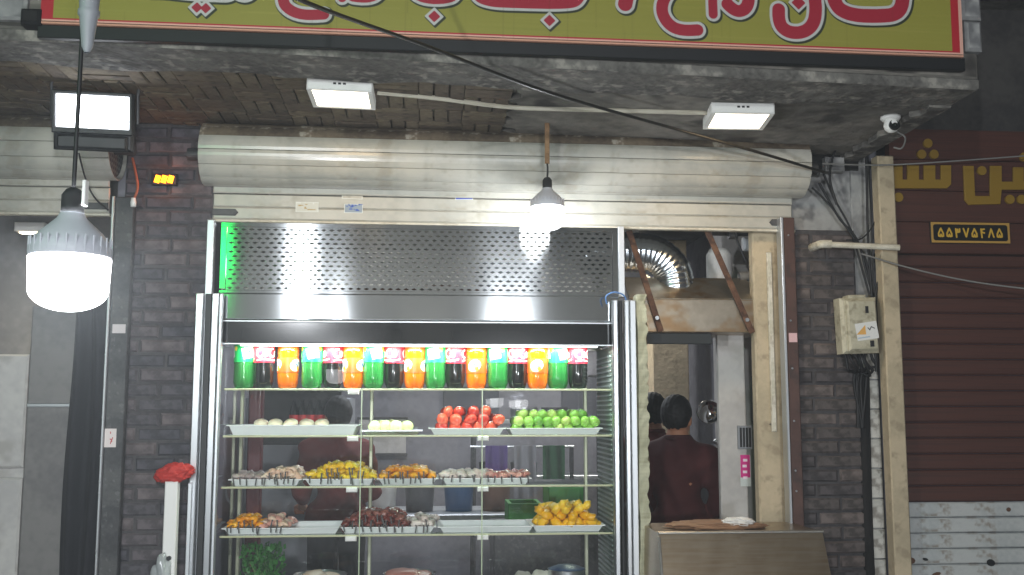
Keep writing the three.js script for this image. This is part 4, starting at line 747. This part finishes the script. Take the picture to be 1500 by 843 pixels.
{
  const zf = -.14, x0 = AX(922, 460, zf), x1 = AX(1130, 460, zf), yb = AY(1030, 487, zf), ym = AY(1030, 440, zf), yt = AY(1030, 408, zf - .12), w = x1 - x0;
  const t = thing('exhaust_hood', 'galvanised sheet-metal exhaust hood held by rusty straps over the passage', 'hood', [x0, yb, zf]);
  // cross-section: upright front, sloping shoulder
  const h1 = ym - yb, h2 = yt - yb;
  const warmTinted = M.galv.clone(); warmTinted.map = tex(256, 256, (u, v) => { const a = fbm(u, v, 14, 3), b = fbm(u + .4, v, 4, 4), c = sst(.45, .7, fbm(u, v + .3, 3, 4)); return mix(mix([.62, .58, .52], [.76, .72, .65], a * .6 + b * .4), [.6, .46, .31], c * .75); }, [.5, .4]); warmTinted.roughness = .32;  // warm lamp reflections painted in as tan blotches, along with some grease
  // folded sheets: upright front, shoulder sloping back, end sheet with a cut corner
  part('front_sheet', B(w, h1, .012, .003), warmTinted, t, [w / 2, h1 / 2, -.006]);
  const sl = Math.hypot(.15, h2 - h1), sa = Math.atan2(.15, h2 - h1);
  part('shoulder_sheet', poly([[0, 0], [w, 0], [w - .085, sl], [0, sl]], .008, .002), warmTinted, t, [0, h1 + .001, -.01], [-sa, 0, 0]);
  part('end_sheet', tr(poly([[0, 0], [.4, 0], [.4, h2], [.16, h2], [0, h1]], .008, .002), 0, 0, 0, 0, Math.PI / 2, 0), warmTinted, t, [w - .009, 0, -.013]);
  part('bottom_fold', B(w, .008, .4, .002), warmTinted, t, [w / 2, .004, -.215]);
  part('front_crease', B(w, .006, .006, .001), warmTinted, t, [w / 2, h1, -.003]);
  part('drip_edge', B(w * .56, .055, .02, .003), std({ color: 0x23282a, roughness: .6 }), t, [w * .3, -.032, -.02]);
  for (const [px0, py0, px1, py1] of [[921, 338, 968, 486], [1031, 328, 1102, 488]]) {
    const a = at(px0, py0, zf + .02), b = at(px1, py1, zf + .02), L = a.distanceTo(b), d = b.clone().sub(a);
    const st = part('strap', B(.03, L, .006, .001), M.rust, t, [(a.x + b.x) / 2 - x0, (a.y + b.y) / 2 - yb, .025], [0, 0, Math.atan2(d.x, -d.y)]);
    part('bolt', tr(cyl(.01, .01, .012, 10), 0, -L / 2 + .07, .006, Math.PI / 2), M.alu, st);
  }
  const u = thing('duct_elbow', 'shiny ribbed metal duct elbow bending down into the hood', 'duct', [0, 0, 0]);
  const z = -.32, pts = [at(860, 372, z), at(920, 370, z), at(958, 375, z), at(982, 396, z), at(990, 430, z)];
  const curve = new THREE.CatmullRomCurve3(pts), rad = .105, seg = 150, tg = new THREE.TubeGeometry(curve, seg, rad, 28), p = tg.attributes.position, n = tg.attributes.normal;
  for (let i = 0; i <= seg; i++) for (let j = 0; j <= 28; j++) { const k = i * 29 + j, o = .0011 * Math.sin(i * .9); p.setXYZ(k, p.getX(k) + n.getX(k) * o, p.getY(k) + n.getY(k) * o, p.getZ(k) + n.getZ(k) * o); }
  tg.computeVertexNormals(); part('ribbed_pipe', tg, M.duct, u);
  const v = thing('pipe_cluster', 'grimy bent pipe and valve cluster under the shutter over the passage', 'pipes', [AX(1090, 370, -.3), AY(1090, 370, -.3), -.3]);
  part('bent_pipe', tube([V(-.03, -.13, 0), V(.04, -.12, 0), V(.09, -.07, 0), V(.1, .02, 0), V(.14, .05, 0)], .026, 30, 12), M.wireGrey, v);
  part('header_pipe', tr(cyl(.02, .02, .3, 14), -.02, .11, -.02, 0, 0, Math.PI / 2), M.darkSteel, v);
  part('valve', B(.06, .07, .05, .01), M.greyPlastic, v, [.02, .04, .01]); part('valve', B(.05, .06, .05, .01), M.darkSteel, v, [-.06, .1, .01]);
  part('white_tank', lathe([[0, 0], [.06, .0], [.068, .02], [.068, .2], [.05, .235], [0, .24]], 28), M.wallPale, v, [-.1, -.2, -.12]);
  part('hose', tube([V(-.06, .1, .03), V(-.03, .02, .03), V(.0, -.05, .03)], .006), M.wire, v);
}
{ // passage interior
  const col = thing('inner_column', 'pale square column inside the passage', 'column', [AX(1070, 560, -.9), 0, -.9]);
  part('shaft', B(.17, 2.98, .25, .01), M.wallPale, col, [.05, 1.49, -.1]);
  const c2 = thing('inner_column', 'cream column deeper inside the passage behind the two people', 'column', [AX(985, 520, -3.4), 0, -3.4]); part('shaft', B(.3, 2.98, .3, .01), M.cream, c2, [-.05, 1.49, 0]);
  const bx = at(1038, 600, -1.1), bw = thing('chrome_bowl', 'round chrome bowl fixed on the wall of the passage', 'bowl', [bx.x, bx.y, -1.1]);
  part('bowl', tr(lathe([[.0, 0], [.05, .008], [.068, .03], [.072, .055], [.066, .055], [.045, .02], [0, .012]], 32), 0, 0, 0, Math.PI / 2 + .3, 0, .2), M.chrome, bw); part('arm', tr(cyl(.01, .01, .18, 10), .09, 0, -.03, 0, 0, Math.PI / 2), M.chrome, bw);
  const ld = at(1050, 640, -1.1); const la = thing('ladle', 'bright metal ladle hanging below the chrome bowl', 'ladle', [ld.x, ld.y, -1.1]);
  part('handle', tr(cyl(.007, .006, .12, 10), .008, .035, 0, 0, 0, -.22), M.alu, la); part('scoop', new THREE.SphereGeometry(.016, 16, 12), M.alu, la, [-.006, -.03, 0]);
}
{ // sheet-steel grill box standing in the passage mouth
  const z = .35, a = at(966, 785, z), b = at(1205, 777, z), t = thing('grill_box', 'scuffed sheet-steel grill box with sloping front in the passage mouth', 'grill', [(a.x + b.x) / 2, 0, z]);
  const w = b.x - a.x, h = (a.y + b.y) / 2;
  const sheet = phys({ map: tex(256, 256, (u, v) => { const s = fbm(u, v, 5, 4), k = vnoise(u * 5, v * 90, 90); return mix(mix([.56, .48, .38], [.72, .65, .55], s), [.78, .75, .7], k * .3); }, [.5, .5]), metalness: .95, roughness: .3, bumpMap: bumpGrain, bumpScale: .0002 });  // warm reflected light is tinted into the steel colour
  // tapering box whose front leans back
  const W0 = w / 2, v = [[-W0, h, 0], [W0, h, 0], [W0 + .07, 0, .3], [-W0 - .03, 0, .3], [-W0, h, -.42], [W0, h, -.42], [W0 + .05, 0, -.42], [-W0 - .02, 0, -.42]];
  const fs = [[0, 3, 2, 1], [1, 2, 6, 5], [4, 7, 3, 0], [4, 0, 1, 5], [5, 6, 7, 4]], P = [], U = [];
  for (const f of fs) for (const i of [0, 1, 2, 0, 2, 3]) { P.push(...v[f[i]]); U.push(v[f[i]][0] + v[f[i]][2], v[f[i]][1]); }
  const g = new THREE.BufferGeometry(); g.setAttribute('position', new THREE.Float32BufferAttribute(P, 3)); g.setAttribute('uv', new THREE.Float32BufferAttribute(U, 2)); g.computeVertexNormals();
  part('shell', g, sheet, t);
  part('folded_rim', B(w + .012, .012, .022, .003), M.galv, t, [0, h + .002, -.006]); part('corner_seam', B(.012, .5, .008, .002), M.galv, t, [-W0 - .008, h - .25, .095], [-.36, 0, -.02]);
  const c1 = crumple(.1, 1.9, .2, .8);
  solo('brown_cloth', c1, blotch([.42, .3, .22], [.55, .42, .32], .2, { roughness: .9 }), 'crumpled brown cloth lying on top of the grill box', 'cloth', [(a.x + b.x) / 2 - .06, h + .012, .16]);
  solo('paper_scrap', crumple(.05, 1.3, .4, .8), std({ color: 0xd6d4cf, roughness: .8 }), 'white paper scrap lying on the brown cloth of the grill box', 'paper', [(a.x + b.x) / 2 + .03, h + .03, .2]);
}

// ---------------------------------------------------------------- platform scale column with a red rag
{
  const p = at(250, 770, .12), yT = AY(250, 704, .12), t = thing('platform_scale', 'white platform scale column standing in front of the brick pillar', 'scale', [p.x, 0, .12]);
  part('column', B(.056, yT - .05, .05, .004), M.whitePlastic, t, [0, yT / 2 + .02, 0]); part('rear_tube', B(.02, yT - .03, .02, .003), M.aluSatin, t, [.066, yT / 2, -.06]);
  part('platform', B(.4, .06, .45, .01), M.steel, t, [.05, .06, .12]); part('knob', cyl(.01, .01, .02, 12).rotateX(Math.PI / 2), M.black, t, [.004, AY(248, 817, .12), .03]);
  const g = crumple(.062, 1.15, .62, .7).rotateZ(.25); 
  solo('red_rag', g, std({ color: 0xb52a20, roughness: .7 }), 'crumpled red rag lying on top of the scale column', 'rag', [AX(254, 686, .12), yT + .03, .1]);
  const bg = blob(.045, .5, .8, 1.4, .55, 4); solo('plastic_bag', bg, phys({ color: 0xd7dcdc, roughness: .25, transmission: .65, thickness: 0 }), 'crumpled clear plastic bag hanging on the scale column', 'bag', [AX(236, 838, .15), AY(236, 838, .15), .16]);
}

// ---------------------------------------------------------------- neighbouring shop on the left
{
  const f = at(18, 690, -.7), t = thing('fridge', 'pale upright fridge inside the neighbouring shop', 'fridge', [f.x - .3, 0, -.75]);
  const xr = AX(40, 690, -.5) - t.position.x, yT = AY(20, 520, -.5);
  part('body', B(.8, yT, .5, .012), M.wallPale, t, [xr - .4, yT / 2, 0]); part('upper_door', B(.78, AY(20, 520, -.5) - AY(20, 685, -.5), .04, .01), M.wallPale, t, [xr - .4, (AY(20, 520, -.5) + AY(20, 685, -.5)) / 2, .275]); part('lower_door', B(.78, AY(20, 700, -.5) - .08, .04, .01), M.wallPale, t, [xr - .4, AY(20, 700, -.5) / 2 + .04, .275]);
  const cl = new THREE.PlaneGeometry(.26, 2.1, 16, 40), p = cl.attributes.position; for (let i = 0; i < p.count; i++) { const x = p.getX(i), y = p.getY(i); p.setZ(i, .03 * Math.sin(x * 60 + y * 1.3) + .015 * Math.sin(y * 5)); p.setX(i, x * (.75 + .25 * Math.sin(y * 2.2 + 1)) + .02 * Math.sin(y * 3.4)); } cl.computeVertexNormals();
  solo('dark_curtain', cl, std({ color: 0x15151b, roughness: .9, side: THREE.DoubleSide }), 'dark curtain gathered at the edge of the neighbouring shop doorway', 'curtain', [AX(131, 640, -.2), 1.15, -.2]);
  const dp = thing('sliding_door', 'large dull grey sliding panel in the neighbouring doorway', 'door', [AX(75, 640, -.35), 0, -.35]); part('panel', phys ? B(.3, 2.1, .03, .006) : null, blotch([.42, .41, .41], [.5, .49, .48], .8, { roughness: .45, metalness: .2 }), dp, [.03, 1.06, 0]); part('edge_strip', B(.014, 2.1, .035, .003), M.pvc, dp, [.185, 1.06, .002]); part('pull_handle', B(.02, .16, .03, .005), M.alu, dp, [.14, 1.1, .028]); part('cross_rail', B(.3, .02, .036, .004), M.aluSatin, dp, [.03, 1.62, .002]);
}

// ---------------------------------------------------------------- things inside the shop seen through the cabinet
{
  const post = thing('red_post', 'dark red painted post inside the shop seen through the cabinet', 'post', [AX(373, 680, -.9), 0, -.9]); part('post', B(.075, 2.98, .075, .006), blotch([.35, .1, .13], [.42, .13, .16], .4, { roughness: .5 }), post, [0, 1.49, 0]);
  const fx = AX(435, 600, -2.6), fr = thing('drinks_cooler', 'dark drinks cooler with cola bottles at the back of the shop', 'cooler', [fx, 0, -2.9]);
  part('body', B(.75, AY(435, 583, -2.6), .5, .012), M.greyPlastic, fr, [0, AY(435, 583, -2.6) / 2, 0]); part('door_opening', B(.62, .4, .02, .004), M.black, fr, [0, AY(435, 605, -2.6) - .03, .252]);
  const bg = lathe([[0, 0], [.03, 0], [.034, .02], [.034, .12], [.03, .17], [.012, .22], [.012, .24]], 14);
  for (let i = 0; i < 6; i++) { const b = thing('cooler_bottle', 'small cola bottle with red label standing in the drinks cooler', 'bottle', [fx - .02 + i * .058, AY(435, 636, -2.6), -2.6], 'bottles in the drinks cooler'); part('bottle_body', bg, M.blackGloss, b); part('wrap_label', cyl(.036, .036, .07, 14), std({ color: 0xd23a3a, roughness: .5 }), b, [0, .1, 0]); }
  part('bottle_ledge', B(.7, .02, .14), M.aluSatin, fr, [.05, AY(435, 636, -2.6) - .012, .31]);
  const tb = thing('work_table', 'steel work table inside the shop behind the cabinet', 'table', [AX(640, 700, -2.2), 0, -2.2]);
  part('table_top', B(1.5, .04, .6, .006), M.aluSatin, tb, [0, .9, 0]); for (const sx of [-1, 1]) for (const sz of [-1, 1]) part('leg', B(.04, .88, .04, .004), M.darkSteel, tb, [sx * .7, .44, sz * .25]);
  const cr = (px0, px1, py0, py1, z, label) => { const a = at(px0, py0, z), b = at(px1, py1, z), t = thing('green_crate', label, 'crate', [(a.x + b.x) / 2, b.y, z]); const w = b.x - a.x, h = a.y - b.y; part('side', B(w, h, .02, .004), gM, t, [0, h / 2, .14]); part('side', B(w, h, .02, .004), gM, t, [0, h / 2, -.14]); part('end', B(.02, h, .26, .004), gM, t, [-w / 2 + .01, h / 2, 0]); part('end', B(.02, h, .26, .004), gM, t, [w / 2 - .01, h / 2, 0]); part('floor', B(w - .04, .012, .26, .002), gM, t, [0, .01, 0]); };
  const gM = std({ color: 0x2f8a26, roughness: .5 });
  cr(742, 790, 735, 763, -1.3, 'lower green plastic crate behind the lowest shelf'); cr(800, 850, 712, 752, -1.3, 'taller green plastic crate behind the lowest shelf');
  const st = thing('crate_stand', 'low dark stand under the green crates inside the shop', 'stand', [AX(796, 760, -1.3), 0, -1.3]); part('stand', B(.62, AY(796, 763, -1.3) - .004, .4, .01), M.darkSteel, st, [0, AY(796, 763, -1.3) / 2 - .002, 0]);
  part('riser', B(.24, AY(825, 752, -1.3) - AY(825, 763, -1.3) - .004, .3, .003), M.darkSteel, st, [AX(825, 752, -1.3) - st.position.x, (AY(825, 752, -1.3) + AY(825, 763, -1.3)) / 2 - .001, 0]);
  const sb = thing('steel_shelf_unit', 'grey steel shelf unit at the back of the shop with pans', 'shelf unit', [AX(790, 660, -3.6), 0, -3.7]);
  for (const y of [.6, 1.05, 1.5]) part('shelf_board', B(1.1, .03, .4, .004), M.aluSatin, sb, [0, y, 0]); for (const sx of [-.54, .54]) for (const sz of [-.18, .18]) part('upright', B(.03, 1.6, .03, .003), M.darkSteel, sb, [sx, .8, sz]);
  for (let i = 0; i < 7; i++) { const y = [.615, 1.065, 1.515][i % 3]; solo('steel_pan', lathe([[0, 0], [.1, 0], [.11, .02], [.115, .1], [.11, .1], [.1, .012], [0, .01]], 24), i % 2 ? M.steelTray : M.darkSteel, i % 2 ? 'bright steel pan standing on the shelf unit in the shop' : 'dark pan standing on the shelf unit in the shop', 'pan', [sb.position.x - .38 + (i % 4) * .26, y + .001, -3.68], null, i % 2 ? 'bright pans on the shelf unit' : 'dark pans on the shelf unit'); }
}

{
  const wm = [M.wallPale, M.whitePlastic, std({ color: 0x4d4f57, roughness: .6 }), std({ color: 0x6a4b3a, roughness: .7 }), std({ color: 0x355a86, roughness: .5 })];
  const tubG = lathe([[0, 0], [.09, 0], [.1, .16], [.106, .165], [.106, .175], [0, .18]], 26);
  [[560, 'white plastic tub with lid on the work table', 1], [615, 'dark grey plastic tub on the work table', 2], [672, 'blue plastic tub on the work table', 4], [725, 'brown plastic tub at the end of the work table', 3]].forEach(([px, label, m]) => solo('plastic_tub', tubG, wm[m], label, 'tub', [AX(px, 700, -2.2), .921, -2.15]));
  [[560, 640, .42, .3, 'pale notice sheet on the back wall of the shop', 0], [690, 600, .5, .36, 'dark framed panel on the back wall of the shop', 2], [850, 590, .34, .46, 'grey cupboard door panel on the back wall of the shop', 2]].forEach(([px, py, w, h, label, m]) => { const p = at(px, py, -4.42), t = thing('wall_panel', label, 'panel', [p.x, p.y, -4.42]); part('board', B(w, h, .02, .004), wm[m], t); part('frame_bar', B(w + .03, .02, .03, .003), M.darkSteel, t, [0, h / 2 + .012, 0]); part('frame_bar', B(w + .03, .02, .03, .003), M.darkSteel, t, [0, -h / 2 - .012, 0]); });
  const rail = thing('towel_rail', 'rail with hanging cloths inside the shop', 'rail', [AX(765, 640, -3.0), AY(765, 655, -3.0), -3.0]); part('bar', tr(cyl(.01, .01, .8, 10), 0, 0, 0, 0, 0, Math.PI / 2), M.alu, rail); part('stand_leg', B(.03, rail.position.y, .03, .003), M.darkSteel, rail, [-.38, -rail.position.y / 2, 0]); part('stand_leg', B(.03, rail.position.y, .03, .003), M.darkSteel, rail, [.38, -rail.position.y / 2, 0]);
  [[-.2, 0x5b4a7d, 'purple cloth hanging on the rail in the shop'], [.02, 0x8f8f92, 'grey cloth hanging on the rail in the shop'], [.24, 0x2e5b3a, 'green cloth hanging on the rail in the shop']].forEach(([dx, c, label]) => { const g = new THREE.BoxGeometry(.17, .42, .014, 14, 10, 1), p = g.attributes.position; for (let i = 0; i < p.count; i++) p.setZ(i, p.getZ(i) + .014 * Math.sin(p.getX(i) * 70 + p.getY(i) * 3)); g.computeVertexNormals(); solo('hanging_cloth', g, std({ color: c, roughness: .9 }), label, 'cloth', [rail.position.x + dx, rail.position.y - .2, -2.98]); });
}
// ---------------------------------------------------------------- people
function field(sdf, c, half, res) { // surface of a distance field as a geometry
  const mc = new MarchingCubes(res, new THREE.MeshBasicMaterial(), false, false, 160000); mc.isolation = 0;
  const st = 2 / res;
  for (let k = 0; k < res; k++) for (let j = 0; j < res; j++) for (let i = 0; i < res; i++) mc.field[k * res * res + j * res + i] = -sdf(c.x + (-1 + i * st) * half, c.y + (-1 + j * st) * half, c.z + (-1 + k * st) * half);
  mc.update(); const n = mc.count, g = new THREE.BufferGeometry();
  const P = mc.positionArray.slice(0, n * 3); for (let i = 0; i < n; i++) { P[i * 3] = P[i * 3] * half + c.x; P[i * 3 + 1] = P[i * 3 + 1] * half + c.y; P[i * 3 + 2] = P[i * 3 + 2] * half + c.z; }
  g.setAttribute('position', new THREE.BufferAttribute(P, 3)); g.setAttribute('normal', new THREE.BufferAttribute(mc.normalArray.slice(0, n * 3), 3)); g.setAttribute('uv', new THREE.BufferAttribute(new Float32Array(n * 2), 2)); return g;
}
const cap = (a, b, r0, r1) => (x, y, z) => { const bx = b[0] - a[0], by = b[1] - a[1], bz = b[2] - a[2], px = x - a[0], py = y - a[1], pz = z - a[2]; const t = Math.max(0, Math.min(1, (px * bx + py * by + pz * bz) / (bx * bx + by * by + bz * bz))); return Math.hypot(px - bx * t, py - by * t, pz - bz * t) - (r0 + (r1 - r0) * t); };
const ell = (c, r) => (x, y, z) => { const k = Math.hypot((x - c[0]) / r[0], (y - c[1]) / r[1], (z - c[2]) / r[2]); return (k - 1) * Math.min(...r); };
const smin = (a, b, k) => { const h = Math.max(k - Math.abs(a - b), 0) / k; return Math.min(a, b) - h * h * k * .25; };
const union = (fs, k) => (x, y, z) => { let d = 1e3; for (const f of fs) d = smin(d, f(x, y, z), k); return d; };
const skin = std({ color: 0xa9775a, roughness: .55 }), hairM = std({ color: 0x0d0c0d, roughness: .7 }), trouser = std({ color: 0x1a1b20, roughness: .85 }), shoe = std({ color: 0x141312, roughness: .6 });
function person(label, x, z, H, turn, lean, shirtM, headTurn) { // standing with arms forward at work; faces -z when turn is 0
  const k = H / 1.72, t = thing('person', label, 'person', [x, 0, z]); t.rotation.y = turn;
  const sh = 1.41 * k, hipY = .92 * k, f = -lean;
  const neck = [0, 1.47 * k, f], head = [0, 1.572 * k, f - .012];
  const legs = [], arms = [], sl = [], tr2 = [], shoes = [];
  const handAt = [];
  for (const s of [-1, 1]) {
    const hip = [s * .09, hipY, f * .2], knee = [s * .105, .5 * k, -.02], ank = [s * .11, .09, .03];
    legs.push(cap(hip, knee, .078, .056), cap(knee, ank, .054, .036), cap([s * .11, .045, .03], [s * .125, .035, -.13], .04, .032)); tr2.push(cap(hip, knee, .095, .072), cap(knee, [s * .11, .1, .03], .07, .058)); shoes.push(cap([s * .11, .05, .04], [s * .125, .042, -.14], .05, .042));
    const so = [s * .18, sh - .05, f], el = [s * .222, 1.1 * k, f + .02], wr = [s * .17, .99 * k, f - .22];
    arms.push(cap(so, el, .046, .038), cap(el, wr, .037, .026)); sl.push(cap(so, el, .066, .055), cap(el, [s * .19, 1.05 * k, f - .1], .052, .046)); handAt.push([s, wr]);
  }
  const torso = [cap([-.13, sh - .075, f], [0, sh + .005, f], .07, .06), cap([.13, sh - .075, f], [0, sh + .005, f], .07, .06), cap([-.07, sh - .1, f], [.07, sh - .1, f], .1, .1), cap([0, 1.3 * k, f], [0, 1.08 * k, f * .5], .135, .125), cap([-.06, .95 * k, f * .2], [.06, .95 * k, f * .2], .12, .12)];
  const ct = Math.cos(headTurn), sn = Math.sin(headTurn), hd = (dx, dy, dz) => [head[0] + dx * ct + dz * sn, head[1] + dy, head[2] - dx * sn + dz * ct];
  const headF = union([ell(hd(0, .012, .012), [.074, .1, .09]), ell(hd(0, -.04, -.035), [.056, .07, .058]), cap(hd(0, -.005, -.088), hd(0, -.03, -.1), .009, .013), ell(hd(.078, -.01, .01), [.01, .03, .018]), ell(hd(-.078, -.01, .01), [.01, .03, .018]), cap(hd(-.018, -.065, -.082), hd(.018, -.065, -.082), .008, .008), ell(hd(.03, .012, -.08), [.014, .009, .01]), ell(hd(-.03, .012, -.08), [.014, .009, .01])], .018);
  const bodyF = union([...torso.map((q) => (a, b, c) => q(a, b, c) + .012), ...legs, ...arms, cap(neck, [head[0], head[1] - .06, head[2] + .01], .054, .05), cap([0, sh - .02, f], neck, .07, .055)], .035);
  const geos = [field(bodyF, V(0, .86 * k, -.05), .92 * k, 110), field(headF, V(head[0], head[1], head[2]), .16, 64)];
  for (const [s, w] of handAt) { // palm, four fingers of different length and a thumb, closing on a grip
    const P = (dx, dy, dz) => [w[0] + s * dx, w[1] + dy, w[2] + dz], fs = [cap(P(0, 0, .01), P(-.004, -.008, -.05), .024, .027), cap(P(-.02, -.006, -.04), P(.018, -.006, -.06), .016, .016)];
    [[.027, .034], [.01, .04], [-.008, .037], [-.024, .028]].forEach(([o, l]) => fs.push(cap(P(o, -.006, -.07), P(o, -.012, -.07 - l), .0092, .0086), cap(P(o, -.012, -.07 - l), P(o * .9, -.04, -.075 - l), .0086, .0078), cap(P(o * .9, -.04, -.075 - l), P(o * .9, -.052, -.055 - l), .0078, .0072)));
    fs.push(cap(P(-.024, -.004, -.03), P(-.045, -.02, -.06), .0115, .0098), cap(P(-.045, -.02, -.06), P(-.036, -.034, -.088), .0098, .0084));
    geos.push(field(union(fs, .01), V(w[0], w[1] - .01, w[2] - .05), .1, 64));
  }
  part('body', merge(geos), skin, t);
  const hem = .86 * k;
  const shirtF0 = union([...torso, ...sl, cap([0, sh - .02, f], [0, 1.46 * k, f], .085, .062), cap([-.1, sh - .03, f], [.1, sh - .03, f], .062, .062), cap([-.07, .9 * k, f * .2], [.07, .9 * k, f * .2], .125, .125)], .05);
  part('shirt', field((a, b, c) => Math.max(shirtF0(a, b, c) + .007 * Math.sin(b * 24 + a * 19 + 3 * Math.sin(a * 11 + c * 9)) * (.4 + Math.abs(Math.sin(a * 9 + 1))) + .003 * Math.sin(b * 61 - a * 37), hem - b, b - 1.475 * k), V(0, 1.17 * k, -.05), .42 * k, 88), shirtM, t);
  part('collar', tr(new THREE.TorusGeometry(.064, .014, 10, 32).rotateX(Math.PI / 2), 0, 1.468 * k, f + .004), shirtM, t);
  part('trousers', field((a, b, c) => Math.max(union(tr2, .03)(a, b, c), b - .92 * k, .07 - b), V(0, .5 * k, 0), .5 * k, 72), trouser, t);
  part('shoes', field((a, b, c) => Math.max(union(shoes, .01)(a, b, c), -b), V(0, .06, -.05), .2, 48), shoe, t);
  const hairF = (a, b, c) => { const q = ell(hd(0, .03, .018), [.088, .106, .103])(a, b, c) + .001 * Math.sin(a * 90 + 4 * Math.sin(b * 60)) * Math.sin(b * 80 + c * 60) + .0008 * Math.sin(a * 210 + c * 130); const dx = a - head[0], dz = c - head[2], fwd = -(dx * sn + dz * ct); const line = head[1] + .045 + 0 - .165 * sst(.045, -.04, fwd); return Math.max(q, line - b - .02 * (fwd < -.02 ? 1 : 0)); };
  part('hair', field(hairF, V(head[0], head[1] + .03, head[2]), .17, 72), hairM, t);
  return t;
}
const maroon = blotch([.2, .06, .07], [.26, .08, .09], .3, { roughness: .85 }), maroon2 = blotch([.33, .1, .09], [.4, .13, .11], .3, { roughness: .85 });
person('person in a dark maroon shirt seen from behind at the passage wall', AX(992, 600, -.72), -.72, 1.695, -.25, .03, maroon, -.35);
person('person in a brick-red shirt mostly hidden behind the maroon shirt in the passage', AX(957, 600, -1.35), -1.35, 1.72, .1, .02, maroon2, .1);
person('person in a red shirt inside the shop seen through the cabinet glass', AX(497, 610, -1.7), -1.7, 1.70, .3, .05, maroon2, .2);

shade(scene);
scene.traverse((o) => { if (o.isLight) o.castShadow = true; });
renderer.render(scene, camera);
